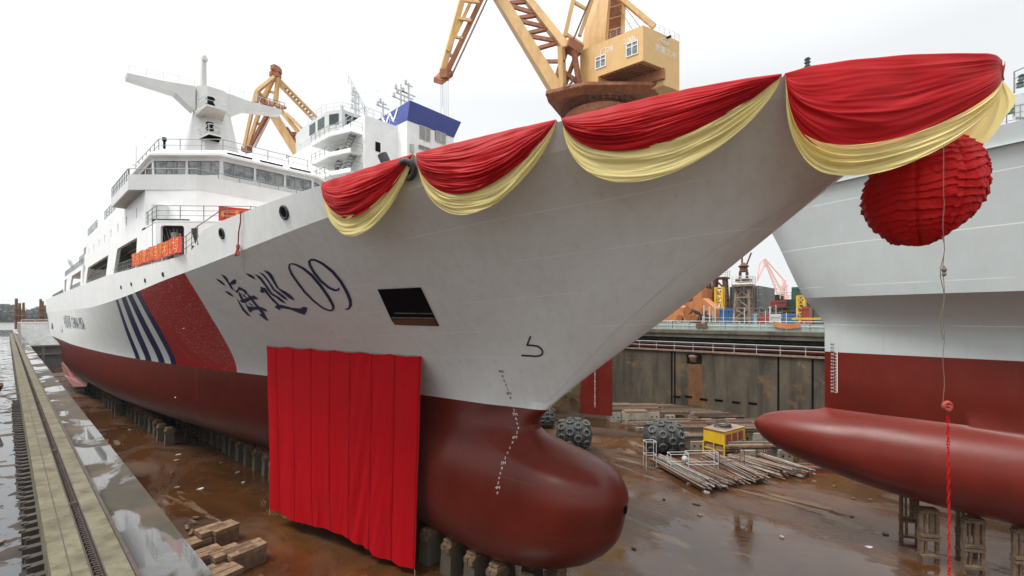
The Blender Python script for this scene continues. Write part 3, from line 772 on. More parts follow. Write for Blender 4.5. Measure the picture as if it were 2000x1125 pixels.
# wheelhouse
H0 = (7.48, 44.0); H1 = (11.04, 40.1); H2 = (18.1, 40.1); H3 = (25.0, 45.5)
plan = [(7.48, 54.0), H0, H1, H2, H3, (25.0, 54.0)]
wh = MB(); wins = []
def wall_win(a, b, n, z0, z1, zw0, zw1, gap=.13, marg=.12, lean=.18):
    a = Vector(a); b = Vector(b); L = (b - a).length; d = (b - a) / L; nn = Vector((-d.y, d.x)); w = (L - 2 * marg - gap * (n - 1)) / n
    f = lambda s, z, t: V(a.x + d.x*s + nn.x*t, a.y + d.y*s + nn.y*t, z)
    hs = []
    for i in range(n):
        s0 = marg + i * (w + gap); q = [(s0 + .04, zw0), (s0 + w - .04, zw0), (s0 + w, zw1), (s0, zw1)]
        hs.append(rnd(q, .1, 2)); wins.append((f, q))
    holed(wh, [(0, z0), (L, z0), (L, z1), (0, z1)], hs, f, .12)
wall_win((7.48, 54.0), H0, 4, 22.3, 25.4, 24.0, 25.05)
wall_win(H0, H1, 2, 22.3, 25.4, 24.0, 25.08)
wall_win(H1, H2, 3, 22.3, 25.4, 24.0, 25.08)
wall_win(H2, H3, 3, 22.3, 25.4, 24.0, 25.08)
wheel = wh.build('wheelhouse', 'white_grey', ship)
for f, q in wins:
    mb = MB(); mb.face([f(s, z, .09) for s, z in q], 0)
    w = mb.build('bridge_window', 'glass', ship)
    mb = MB(); s0, s1 = q[0][0], q[1][0]
    for t in (.36, .7): x = s0 + (s1 - s0) * t; mb.beam(f(x, q[0][1], .06), f(x, q[2][1], .06), .06)
    fr = [f(s, z, .05) for s, z in q]
    for i in range(4): mb.beam(fr[i], fr[(i+1) % 4], .05)
    mb.beam(f(s0 + .1, q[0][1] + .12, -.02), f(s0 + (s1-s0)*.65, q[0][1] + .03, -.02), .025)
    mb.build('window_frame', 'rail_steel', w)
mb = MB()
def grow(pts, d): 
    out = []
    for x, y in pts: out.append((x + (d if x > 15 else -d) * .7, y - d if y < 50 else y))
    return out
pr = grow(plan, .35)
mb.hexa([V(x, y, 25.38) for x, y in pr], [V(x, y, 25.55) for x, y in pr]); pr2 = grow(plan, -.6)
mb.hexa([V(x, y, 25.551) for x, y in pr], [V(x, y, 26.15) for x, y in pr2])
mb.build('wheelhouse_roof', 'white', ship)
mb = MB()
for i in range(3):
    a = L3((*H1, 25.75), (*H2, 25.75), .05 + i * .33); b_ = L3((*H1, 25.75), (*H2, 25.75), .30 + i * .33)
    mb.beam(a + V(0, -.12, 0), b_ + V(0, -.12, 0), .25, .05)
mb.build('roof_slot', 'black', ship)
mb = MB(); mb.rail([V(7.9, 53.5, 26.1), V(8.0, 44.6, 26.1), V(11.4, 41.0, 26.1), V(18.0, 41.0, 26.1), V(24.5, 46, 26.1)], .95, 1.6, .03, 2)
mb.build('roof_railing', 'rail_steel', ship)
mb = MB(); a = P(321, 290, D=36.2); mb.tube(a, a + V(0, 0, .6), .09); mb.tube(a + V(0, 0, .6), a + V(0, 0, .85), .15, 8); mb.build('roof_lamp', 'black', ship)
mb = MB(); a = P(266, 330, D=40); mb.tube(a, a + V(0, 0, 2.0), .03); mb.box(a + V(0, 0, .3), (.5, .1, .1)); mb.build('whip_aerial', 'pale_grey', ship)
# mast: tapering tower, two tapering yards, platforms and pole
MY = 62.0
def lat(pts, y0, y1, mb, mi=0):      # outline in a plane across the ship, given thickness
    f = [P(u, v, Y=y0) for u, v in pts]; mb.hexa(f, [p + V(0, y1 - y0, 0) for p in f], mi)
mast_mb = MB(); 
def tower(mb, u0b, u1b, vb, u0t, u1t, vt, dyb, dyt, ch=.25):
    bl, br, tl, tr = P(u0b, vb, Y=MY), P(u1b, vb, Y=MY), P(u0t, vt, Y=MY), P(u1t, vt, Y=MY)
    br.z = bl.z; tr.z = tl.z
    def oct_(l, r, dy):
        w = r.x - l.x; c = w * ch
        return [V(l.x, MY - dy/2 + c, l.z), V(l.x + c, MY - dy/2, l.z), V(r.x - c, MY - dy/2, l.z), V(r.x, MY - dy/2 + c, l.z), V(r.x, MY + dy/2 - c, l.z), V(r.x - c, MY + dy/2, l.z), V(l.x + c, MY + dy/2, l.z), V(l.x, MY + dy/2 - c, l.z)]
    mb.hexa(oct_(bl, br, dyb), oct_(tl, tr, dyt))
tower(mast_mb, 352, 470, 330, 381, 446, 213, 5.6, 3.2); tower(mast_mb, 381, 448, 213, 381, 446, 170, 3.2, 2.8)
mast = mast_mb.build('mast', 'mast_grey', ship)
for pts in ([(248,142),(249,150),(343,181),(379,215),(382,212),(382,168),(316,157)], [(446,226),(480,214),(550,223),(551,214),(480,195),(446,182)]):
    mb = MB(); lat(pts, MY - .7, MY + .7, mb); 
    mb.build('yard', 'mast_grey', mast)
mb = MB(); lat([(394,172),(404,172),(403,108),(396,108)], MY-.4, MY+.4, mb); mb.tube(P(400,118,Y=MY-.5), P(400,113,Y=MY-.5), .3, 8); mb.build('mast_pole', 'mast_grey', mast)
def bracket(tip, r, L_, mb):
    # wedge platform reaching forward of the mast
    (ul, vl), (ur, vr), vb = tip
    a = P(ul, vl, Y=MY - 4.2); b2_ = P(ur, vr, Y=MY - 4.2); b2_.z = a.z
    ar = V(a.x - .4, MY - 1.2, a.z); br = V(b2_.x + .4, MY - 1.2, a.z)
    z2 = P(ul, vb, Y=MY - 1.4).z
    mb.hexa([ar, a, b2_, br], [ar + V(0,0,.18), a + V(0,0,.18), b2_ + V(0,0,.18), br + V(0,0,.18)], 0)
    mb.hexa([V(ar.x, MY-1.2, z2), V(br.x, MY-1.2, z2), V(br.x, MY-1.25, z2), V(ar.x, MY-1.25, z2)][::1], [ar, br, b2_, a], 1)
    mb.rail([ar + V(0,0,.18), a + V(0,0,.18), b2_ + V(0,0,.18), br + V(0,0,.18)], 1.0, 1.0, .035, 2, 2)
mb = MB(); bracket(((404,206),(442,196),232), 0, 0, mb); mb.build('mast_platform', ['mast_grey', 'soffit', 'rail_pale'], mast)
mb = MB(); bracket(((408,262),(433,254),276), 0, 0, mb); mb.build('mast_platform', ['mast_grey', 'soffit', 'rail_pale'], mast)
for c_, q in ((P(411, 199, Y=MY-3.2), .9), (P(410, 247, Y=MY-3.4), .8)):
    mb = MB(); mb.lathe(c_ - V(0, 0, q/2), (0, 0, 1), [(.01, 0), (q*.45, 0), (q*.5, q*.2), (q*.3, q*.5), (q*.5, q*.8), (q*.45, q), (.01, q)], 10); mb.build('mast_horn', 'black', mast)
railpart('yard_railing', 'rail_pale', mast, [P(252,140,Y=MY), P(380,167,Y=MY)], .7, 1.6, .025, 1)
railpart('yard_railing', 'rail_pale', mast, [P(450,181,Y=MY), P(548,213,Y=MY)], .7, 1.6, .025, 1)
# after deckhouses stepping down towards the stern
def sidebox(y0, y1, z0, z1, hs=(), x1=20, top_slope=0):
    mb = MB(); holed(mb, [(y0, z0), (y1, z0), (y1, z1 - top_slope), (y0, z1)], hs, side(-1), .2)
    mb.hexa([V(SX+.2, y0, z1-.15), V(x1, y0, z1-.15), V(x1, y1, z1-.15-top_slope), V(SX+.2, y1, z1-.15-top_slope)], [V(SX+.2, y0, z1), V(x1, y0, z1), V(x1, y1, z1-top_slope), V(SX+.2, y1, z1-top_slope)])
    mb.bb((9.6, y0+.2, z0), (x1, y1, z1-.2)); return mb
sidebox(82.5, 112, 17.0, 20.0, [rnd([(85.5, 17.15), (101.5, 17.15), (97, 19.4), (84.5, 19.4)]), rnd([(105.5, 17.15), (111, 17.15), (110, 19.4), (105, 19.4)])]).build('after_house', 'white', ship)
mb = MB(); mb.bb((8.2, 88, 20), (13, 96, 22.6)); mb.bb((8.6, 90, 22.603), (12, 94, 24.6)); mb.build('funnel_casing', 'white', ship)
mb = MB(); mb.bb((8.0, 101, 20), (12, 108, 21.6)); mb.build('boat_house', 'white', ship)
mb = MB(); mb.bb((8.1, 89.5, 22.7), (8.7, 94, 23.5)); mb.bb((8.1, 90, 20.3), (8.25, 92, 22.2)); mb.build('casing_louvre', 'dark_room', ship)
mb = MB()
mb.rail([V(6.9, 83, 20), V(6.9, 112, 20)], 1, 1.5, .04, 2); mb.rail([V(8.0, 88, 22.6), V(8.0, 96, 22.6)], 1, 1.2, .04, 2); mb.rail([V(6.95, 84, 17.05), V(6.95, 102, 17.05)], 1, 1.4, .04, 2)
mb.rail([V(8.6, 90, 24.6), V(8.6, 94, 24.6), V(12, 94, 24.6)], 1.2, 1, .04, 2); mb.rail([V(8.4, 101, 22), V(8.4, 108, 22)], 1.3, 1.4, .04, 2); mb.rail([V(7.2, 122, 17.2), V(7.4, 155, 17.2)], 1.1, 1.6, .05, 3)
mb.build('after_railing', 'rail_steel', ship)
mb = MB(); mb.tube(V(8, 110, 21), V(7, 106, 22.6), .25, 8); mb.build('davit', 'pale_grey', ship)
mb = MB(); mb.tube(V(9, 92, 24.6), V(9, 92, 27.2), .08); mb.box((9, 92, 26), (1.2, .1, .1)); mb.build('aerial', 'pale_grey', ship)
mb = MB(); mb.box((6.68, 118, 16.1 - .9), (.1, 8, 2.6)); mb.box((6.66, 117, 12.4), (.08, 6, 3.6)); mb.build('side_door', 'pale_grey', ship)
mb = MB(); mb.box((6.62, 74.6, 15.35), (.1, 3.4, 2.3)); mb.build('shell_door', 'black', ship)
mb = MB(); mb.box((6.60, 77.6, 15.35), (.1, 2.6, 2.3)); mb.build('shell_door_leaf', 'pale_grey', ship)
for (y0, y1, z0, z1) in ((140, 147, 14.4, 16.4), (128.5, 131, 15, 16.6), (139, 143, 10.5, 13)): 
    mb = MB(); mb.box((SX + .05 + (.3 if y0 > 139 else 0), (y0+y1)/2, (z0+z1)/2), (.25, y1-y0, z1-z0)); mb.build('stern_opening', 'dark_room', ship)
# rails along the open promenade
mb = MB(); mb.rail([V(6.85, 28.9, 17.0), V(6.8, 31, 16.7), V(6.8, 45, 16.75), V(6.85, 57, 17.0), V(6.85, 80, 17.05)], 1.02, .95, .025, 3); 
mb.tube(V(6.85, 28.9, 18.0), V(7.3, 26.0, 18.6), .03, 4)
mb.build('promenade_railing', 'rail_steel', ship)
mb = MB(); a = P(386, 482, D=25.5); mb.tube(a, a + V(0, 0, 1.0) - RT * .18, .08, 10, .16); mb.tube(a - V(0, 0, .15), a + V(0, 0, .03), .28, 12); mb.build('deck_ventilator', 'rubber', ship)
mb = MB(); a = P(756, 308, D=17.5); mb.tube(a - RT*-.05 - V(0,0,.4), a + RT*-.18 + V(0, 0, .12), .19, 14); mb.build('bow_ventilator', 'rubber', ship, smooth=True, angle=40)
# faint raised lettering towards the stern
mb = MB()
for txt, yc_, sx in (('中国海事', 103, 1.35), ('CHINA MSA', 88.5, 1.15)):
    mb2 = MB(); text_map(mb2, txt, 2.3, lambda x, y: V(XC - hull_b(yc_ - x * sx, 11.5 + y) - .03, yc_ - x * sx, 11.5 + y)); mb2.build('stern_lettering', 'navy', ship)
# ================================================================== cloth hung on the bow
def bow_top(Y): return V(XC - hull_b(Y, zd_f(Y)), Y, zd_f(Y))
def y_at_u(u, lo=-1.0, hi=30.0):
    for _ in range(50):
        m_ = (lo + hi) / 2
        if proj(bow_top(m_))[0] > u: lo = m_
        else: hi = m_
    return (lo + hi) / 2
from mathutils import noise as mn
def fold(b, a, seed, nf):
    """ridges of gathered cloth that run along the swag and drift across it"""
    w = b * nf + .9 * mn.noise(V(a * 2.1, b * 1.6, seed)) + .5 * math.sin(2.5 * a + seed)
    n1 = 1 - abs(mn.noise(V(a * 1.3 + seed, w * 1.05, seed * 2.1))) * 3.2
    n2 = 1 - abs(mn.noise(V(a * 2.6 + seed, w * 2.3, seed + 5))) * 3.0
    n3 = mn.noise(V(a * 5, w * 5.5, seed + 9))
    k = .45 + 1.1 * max(0, mn.noise(V(a * 2.2, b * 2.8, seed + 20)) + .35)
    return (0.62 * max(-.4, n1) + 0.34 * max(-.4, n2) + .12 * n3) * min(1.25, k)
def swag(Ya, Yb, drop, gold, skew, label, seed, power=0.8, endw=0.0):
    root = thing('swag', label, 'swag', bow_top((Ya + Yb) / 2), 'red and gold swags along the bow')
    NA, NB = 110, 90
    def S(a): 
        x = a ** skew
        return max(0.0, 4 * x * (1 - x)) ** power
    def pt(a, b, d, out, nf, sd, amp):
        Y = Ya + (Yb - Ya) * a; T = bow_top(Y); n = Vector((-1, -0.25 - .5 * (Y < 3), 0)).normalized()
        s = S(a); e = min(1, s * 2.2)
        f = fold(b, a, sd, nf) * amp * 1.5 * e * min(1, .08 + 1.9 * b * b + .5 * b)
        ripple = .035 * e * mn.noise(V(a * 9, b * 4, sd + 3)) 
        bulge = .22 * s * math.sin(math.pi * min(1, b * .9)) 
        return T + n * (.05 + out + f + ripple + bulge) + V(0, 0, .03 - d)
    mb = MB(); g = []
    for j in range(NB + 1):
        b = j / NB
        g.append([pt(a, b, drop * S(a) * b, 0.03, 10.5, seed, .068) for a in np.linspace(0, 1, NA + 1)])
    top = [p + V(.28, .07, -.02) for p in g[0]]
    mb.grid([top, [p + V(.02, 0, .03) for p in g[0]]] + g)
    mb.build('red_drape', 'red_cloth', root, smooth=True)
    mb = MB(); g = []
    for j in range(61):
        c = j / 60
        row = []
        for a in np.linspace(0, 1, NA + 1):
            s = S(a); s2 = max(0, 4 * (a ** (skew * .97)) * (1 - a ** (skew * .97))) ** (power * .62)
            d0 = drop * s * .93; d1 = drop * s + gold * s2 + endw * min(1, s2 * 3)
            d = d0 + (d1 - d0) * c
            row.append(pt(a, .95 + .4 * c, d, 0.015 - .03 * c, 9.5, seed + 11, .06))
        g.append(row)
    mb.grid(g); mb.build('gold_trim', 'gold_cloth', root, smooth=True)
    return root
ya, yb, yc, yd, ye, yf = y_at_u(632), y_at_u(808), y_at_u(816), y_at_u(1087), y_at_u(1099), y_at_u(1524)
swag(ya, yb, 1.62, .62, .80, 'smallest red and gold swag, aft of the black ring fairlead', 1.3)
swag(yc, yd, 1.66, .62, .80, 'red and gold swag between the ring fairlead and the slewing crane', 4.1)
swag(ye, yf, 1.35, .85, .80, 'long red and gold swag hanging below the big yellow crane', 7.7)
yg = y_at_u(1531)
# the last swag goes round to the very stem
def bow_round(s):      # s = 0..1 from yg to the tip
    Y = yg + (-1.0 - yg) * s
    return Y
YT = -0.75
def swag_tip():
    root = thing('swag', 'darkest red and gold swag at the tip of the bow, above the red ball', 'swag', bow_top(1.0), 'red and gold swags along the bow')
    NA, NB = 120, 90
    def S(a):
        x = a ** .62
        return max(0.0, 4 * x * (1 - x)) ** .75
    ctl = [bow_top(yg), P(1600, 132.5, D=11.72), P(1690, 121, D=11.5), P(1790, 113, D=11.32), P(1900, 112.5, D=11.15), P(1942, 114, D=11.12), P(1957, 122, D=11.25)]
    tt = [0, .2, .4, .62, .86, .95, 1.0]; fx, fy, fz_ = (pchip(tt, [p[k] for p in ctl]) for k in range(3))
    def base(a): return V(fx(a), fy(a), fz_(a))
    def pt(a, b, d, out, sd, amp, nf):
        T = base(a); n = Vector((-.85, -.5, 0)).normalized(); s = S(a); e = min(1, s * 2.5)
        f = fold(b, a, sd, nf) * amp * 1.5 * e * min(1, .12 + 1.3 * b)
        bulge = .15 * s * math.sin(math.pi * min(1, b))
        return T + n * ((.06 + out) * min(1, (1 - a) * 8 + .2) + f + bulge + .05 * e * mn.noise(V(a * 6, b * 3, sd))) + V(0, 0, .03 - d)
    mb = MB(); g = []
    for j in range(NB + 1):
        b = j / NB
        g.append([pt(a, b, (2.12 * S(a) + .42 * a) * b, .02, 2.2, .048, 7.5) for a in np.linspace(0, 1, NA + 1)])
    mb.grid([[p + V(.3, .2, -.02) for p in g[0]], [p + V(.02, 0, .03) for p in g[0]]] + g)
    mb.build('red_drape', 'red_cloth', root, smooth=True)
    mb = MB(); g = []
    for j in range(61):
        c = j / 60; row = []
        for a in np.linspace(0, 1, NA + 1):
            s = S(a); s2 = max(0, 4 * (a ** .58) * (1 - a ** .58)) ** .42
            d0 = (2.12 * s + .42 * a) * .95; d1 = 2.12 * s + .47 * a + .60 * s2
            row.append(pt(a, .8 + .5 * c, d0 + (d1 - d0) * c, .04, 8.3, .07, 6.5))
        g.append(row)
    mb.grid(g); mb.build('gold_trim', 'gold_cloth', root, smooth=True)
    # red cloth folded round the stem head, and the far side's gold trim hanging free
    mb = MB(); g = []; p0 = base(1.0) + V(-.05, -.03, .03)
    for j in range(24):
        c = j / 23; row = []
        for i in range(20):
            t = i / 19; row.append(p0 + V(.9 * t, .75 * t * t - .08 * math.sin(math.pi * t), -(.02 + .42 * c * (1 - .3 * t))) + RT * (.02 * math.sin(9 * t + 5 * c)))
        g.append(row)
    mb.grid(g); mb.build('red_wrap', 'red_cloth', root, smooth=True)
    mb = MB(); g = []
    for j in range(50):
        c = j / 49; row = []
        for i in range(50):
            t = i / 49
            a0 = P(1949 + 4 * t, 146 + 6 * t, D=11.2 + .2 * t)
            lo = P(1872 + 84 * t ** 1.2, 262 + 36 * math.sin(math.pi * (t * .62 + .1)) - 58 * t ** 3, D=12.0 + 1.4 * t)
            p = a0.lerp(lo, c) + RT * (.34 * math.sin(math.pi * c) * t) + FW * (.09 * math.sin(t * 22 + c) * math.sin(math.pi * min(1, c * .9)))
            row.append(p)
        g.append(row)
    mb.grid(g); mb.build('gold_tail', 'gold_cloth', root, smooth=True)
    return root
swag_tip()
# ---- the great red crumpled ball under the stem
BC = P(1801, 371, D=12.7)
root = thing('red_ball', 'huge crumpled red cloth ball hanging under the tip of the bow', 'ball', BC)
mb = MB(); NR, NC = 340, 320; g = []
for j in range(NR + 1):
    th = math.pi * j / NR; row = []
    for i in range(NC):
        ph = 2 * math.pi * i / NC
        d = V(math.sin(th) * math.cos(ph), math.sin(th) * math.sin(ph), math.cos(th))
        seam = abs(math.sin(ph * 4 + .35))                       # gathered along vertical seams
        nring = 20
        tilt = .10 * math.sin(ph * 2 + 1) + .12 * mn.noise(d * 2.2)
        pan = int(ph / (2 * math.pi) * 8 + .35) % 8
        w = th / math.pi * nring + tilt * 1.6 + .45 * mn.noise(V(ph * 1.6, th * 3, 3)) + (pan * 37 % 10) / 10 + .18 * mn.noise(V(ph * 14, th * 9, 1)) 
        fw = w % 1.0; pl = (fw / .8 if fw < .8 else (1 - fw) / .2) ** 1.4
        r = 1.32 + .060 * pl * math.sin(th) ** .4 * (.7 + .6 * abs(mn.noise(d * 3 + V(5, 0, 0)))) + .05 * mn.noise(d * 3.5) + .014 * mn.noise(d * 14) + .012 * mn.noise(V(d.x * 26, d.y * 26, d.z * 40))
        r -= .07 * (1 - seam) ** 9
        sag = .85 + .0 * d.z
        p = d * r
        side_ = p.dot(RT) / 1.33
        z = p.z * 1.02
        if p.z < 0: z -= .16 * max(0, 1 - (side_ + .18) ** 2 * 2.5) * (abs(p.z) / 1.3) ** 1.5
        z += .17 * side_ * (1 if p.z > 0 else .95)
        if p.z > 0: z += .12 * max(0, 1 - abs(side_ - .45) * 1.6)
        row.append(BC + V(p.x, p.y, z))
    g.append(row)
mb.grid(g, close=True); mb.build('pleated_cover', 'ball_red', root, smooth=True)
mb = MB(); mb.path([BC + V(0, 0, 1.2), BC + V(.1, .2, 2.1)], .03); mb.build('lanyard', 'rope', root)
# ---- line down from the ball, ending in a string of red crackers
mb = MB(); pts = [P(1843 + 1.5 * math.sin(k * .9) * (k > 8), 282 + k * 12.7, D=10.75) for k in range(41)]
mb.path(pts, .007, 5); mb.path([p + RT * (.035 * math.sin(i * .8) - .03) - V(0, 0, .02) for i, p in enumerate(pts[14:31])], .008, 4)
k = P(1844, 530, D=10.74); mb.lathe(k - V(0, 0, .12), (0, 0, 1), [(.005, 0), (.05, .04), (.03, .1), (.055, .16), (.005, .26)], 8)
tag(mb.build('hanging_line', 'rope'), 'thin tangled line hanging in front of the red ball', 'rope')
root = thing('firecracker_string', 'string of red firecrackers hanging from a knot below the red ball', 'firecrackers', P(1850, 790, D=10.75))
mb = MB(); c0 = P(1850, 793, D=10.75); mb.torus(c0, FW, .085, .045, 14, 7); mb.torus(c0 - V(0, 0, .05), FW + RT * .4, .06, .04, 12, 6); mb.build('knot', 'rope_red', root, smooth=True)
mb = MB()
for i in range(62):
    c = P(1851.5 + 3 * i / 62, 812 + i * 5.4, D=10.75); a = i * 2.4
    for s in (-1, 1):
        d = RT * math.cos(a) * s + FW * math.sin(a) * s; mb.tube(c + d * .008, c + d * .03 - V(0, 0, .05), .014, 6)
mb.build('crackers', 'ball_red', root)
# ---- the champagne line with a rag at the rail
mb = MB(); q = on_hull(470, 482, .12); q0 = bow_top(y_at_u(474)) + V(-.08, 0, .05)
mb.path([q0 + V(.3, 0, 0), q0, q0.lerp(q, .3) + V(0, -.08, 0), q0.lerp(q, .6) + V(0, .08, 0), q], .03, 5)
tag(mb.build('bottle_line', 'rope_red'), 'short dark red line dangling over the white bulwark near the ship name', 'rope')
root = thing('red_ribbon', 'small red ribbon knot at the end of the line beside the ship name', 'ribbon', q)
mb = MB(); mb.torus(q, (1, 0, 0), .1, .05, 10, 6); 
for s in (-1, 0, 1): mb.beam(q, q + V(-.03, s * .18, -.42), .09, .03, .12, .02)
mb.build('bow_knot', 'rope_red', root)
bits = []
random.seed(5)
x, y = 471, 484
for k in range(9):
    nx, ny = x + random.uniform(-2.2, 3.0), y + random.uniform(5, 9); bits += stroke([(x, y), (nx, ny)], [random.uniform(.5, 1.6), random.uniform(.5, 1.4)]); x, y = nx, ny
for k in range(5): bits += stroke([(470 + random.uniform(-2, 12), 482 + 9 * k), (470 + random.uniform(0, 12), 492 + 9 * k)], [.7, .4])
decal(bits, 'champagne_splash', 'mark_white', ship, .012, 8)
# ---- the red curtain hung on the ship's side
random.seed(3)
A0 = V(11.50, 31.9, 11.2); A1 = V(14.40, 19.3, 11.2)
root = thing('red_curtain', 'large plain red curtain of sewn widths hanging down the side of the patrol ship', 'curtain', (A0 + A1) / 2)
NA, NB = 320, 90; g = []
dirv = (A1 - A0).normalized(); nrm = V(dirv.y, -dirv.x, 0); nrm = nrm if nrm.x < 0 else -nrm
for j in range(NB + 1):
    b = j / NB; row = []
    for i in range(NA + 1):
        a = i / NA
        h = 10.1 + .65 * a + .15 * math.sin(a * 9)
        aa = a + (.075 * (1 - a) * b - .012 * a * b)
        p = A0.lerp(A1, aa)
        sc = .10 * abs(math.sin(a * math.pi * 6)) ** .7 * (1 - b) ** 6
        sag = -.0
        w = .05 * math.sin(a * 43 + 2 * mn.noise(V(a * 4, b * 1.5, 0))) * (.25 + .75 * b) + .10 * mn.noise(V(a * 7, b * 1.2, 5)) * (.3 + b)
        w += .04 * math.exp(-((a - .68) / .10) ** 2) * math.sin(95 * (a + .16 * b)) + .018 * mn.noise(V(a * 60, b * 5, 2)) + .025 * (1 - abs(mn.noise(V(a * 16 + b * 1.5, b * 2.5, 8))) * 4) * b
        w -= .05 * (1 - abs(math.sin(math.pi * (a * 7.6 - .55)))) ** 6
        hang = .15 + .35 * b
        p = p + nrm * (hang + w * 1.15) + V(0, 0, -h * b - sc + .12 * (1 - a) * (1 - b) ** 8)
        row.append(p)
    g.append(row)
mb = MB(); mb.grid(g); mb.build('sheet', 'curtain_red', root, smooth=True)
for k in range(8):
    i = int((k + .55) / 7.6 * NA)
    if i > NA: break
    mb = MB(); mb.path([g[j][i] + nrm * .012 for j in range(0, NB + 1, 2)], .012, 4); mb.build('seam', 'seam_red', root)
mb = MB()
for p in (g[-1][0], g[-1][-1]): mb.path([p, p + V(.02, 0, -.25), p + V(.0, .05, -.45)], .015, 4)
mb.build('tie_cord', 'mark_white', root)
mb = MB(); mb.path([g[0][i] + V(.05, 0, .03) for i in range(0, NA + 1, 10)], .015, 4); mb.build('hanging_wire', 'steel_grey', root)
# ---- banners on the rails of the ship
def banner(name, label, p0, p1, h, txt, size, wav=.05, sag0=0, sag1=0):
    root = thing(name, label, 'banner', p0); p0, p1 = Vector(p0), Vector(p1); d = (p1 - p0); L = d.length; d = d / L
    n = V(d.y, -d.x, 0).normalized(); n = n if n.dot(p0 - EYE) < 0 else -n
    f = lambda s, t, o=0: p0 + d * s + V(0, 0, t) + n * (wav * math.sin(s * 2.1 + t * 2) + wav * .6 * math.sin(s * 5 - t) + o)
    mb = MB(); mb.grid([[f(L * i / 60, -h * j / 8) for i in range(61)] for j in range(9)]); mb.build('cloth', 'banner_red', root, smooth=True)
    if txt:
        mb = MB(); vs, fs = text_polys(txt, size); x0 = min(v.x for v in vs); x1 = max(v.x for v in vs); sc = (L * .94) / (x1 - x0)
        sgn = 1 if (proj(p1)[0] > proj(p0)[0]) else -1
        for fc in fs: mb.face([f(L * .03 + (vs[i].x - x0) * sc, -h * .86 + vs[i].y, .012) for i in fc])
        mb.build('lettering', 'banner_gold', root)
    return root
banner('banner', 'red banner with gold characters tied along the promenade rail of the ship', (6.50, 45.6, 17.98), (6.52, 31.0, 17.72), .95, '热烈祝贺海巡轮顺利出坞', .98)
banner('banner', 'red banner with a gold character on the rail before the bridge, cut by the bulwark', (9.6, 35.45, 20.62), (13.9, 33.8, 20.62), 1.0, '中船', .8, .02)
# ---- confetti drifting over the dock
random.seed(11); mb = MB()
for k in range(210):
    r_ = random.random()
    if r_ < .7: u, v, D = random.gauss(690, 45), random.gauss(240, 60), random.uniform(20, 34)
    else: u, v, D = random.gauss(330, 150), random.gauss(500, 120), random.uniform(16, 24)
    p = P(u, v, D=min(D, 34)); s = random.uniform(.016, .045) if r_ < .7 else random.uniform(.008, .02)
    a = Vector((random.gauss(0, 1), random.gauss(0, 1), random.gauss(0, 1))).normalized(); b_ = a.orthogonal().normalized()
    mb.face([p - a*s - b_*s*.6, p + a*s - b_*s*.6, p + a*s + b_*s*.6, p - a*s + b_*s*.6], random.choice((0, 0, 1)))
tag(mb.build('confetti', ['steel_grey', 'mark_white']), 'tiny scraps of confetti drifting in the air above the ship', 'confetti', None, 'stuff')
# ================================================================== the dock
def struct(o): o['kind'] = 'structure'; return o
mb = MB(); mb.face([(2.3, -70, 0), (62.7, -70, 0), (62.7, 176, 0), (2.3, 176, 0)]); struct(mb.build('dock_floor', 'mud'))
mb = MB(); mb.face([(-1500, -1500, -6), (1500, -1500, -6), (1500, 2500, -6), (-1500, 2500, -6)]); struct(mb.build('ground', 'quay'))
# left dock side: wall with the puddled ledge on top
mb = MB(); mb.bb((1.52, -8, -1), (2.43, 176, 8.7)); mb.bb((2.3, -70, -1), (2.42, -8.003, 8.6)); o = mb.build('dock_wall', 'ledge'); tag(o, 'left dock wall whose puddled concrete top runs under the patrol ship', 'dock wall')
root = thing('concrete_beam', 'long pale concrete beam with a dark groove beside the puddled ledge', 'beam', (1, 0, 8.3))
mb = MB(); YE = 176
mb.bb((.50, -6, 8.2), (.95, YE, 8.90)); mb.bb((1.13, -6, 8.2), (1.44, YE, 8.90)); mb.build('beam_body', 'beam_concrete', root)
mb = MB(); mb.bb((.953, -6, 8.2), (1.127, YE, 8.80)); mb.bb((.953, -6, 8.8), (.968, YE, 8.91)); mb.bb((1.112, -6, 8.8), (1.127, YE, 8.91)); mb.build('groove', 'rust_dark', root)
mb = MB(); mb.bb((.72, -6, 8.895), (.735, YE, 8.906)); mb.build('joint_line', 'rust_dark', root)
mb = MB(); mb.bb((1.445, -6, 8.3), (1.50, YE, 8.93)); mb.build('edge_rail', 'rust_dark', root)
mb = MB()
for k in range(900):
    y = .15 + k * .05 * (1 + k * .004)
    if y > 120: break
    mb.box((1.04, y, 8.83), (.075 if k % 2 else .05, .04, .06))
mb.build('drag_chain', 'rust_dark', root)
mb = MB()
for y in np.arange(2.1, 120, 6.3): mb.bb((.497, y, 8.25), (1.443, y + .012, 8.9025))
mb.build('cross_joint', 'rust_pale', root)
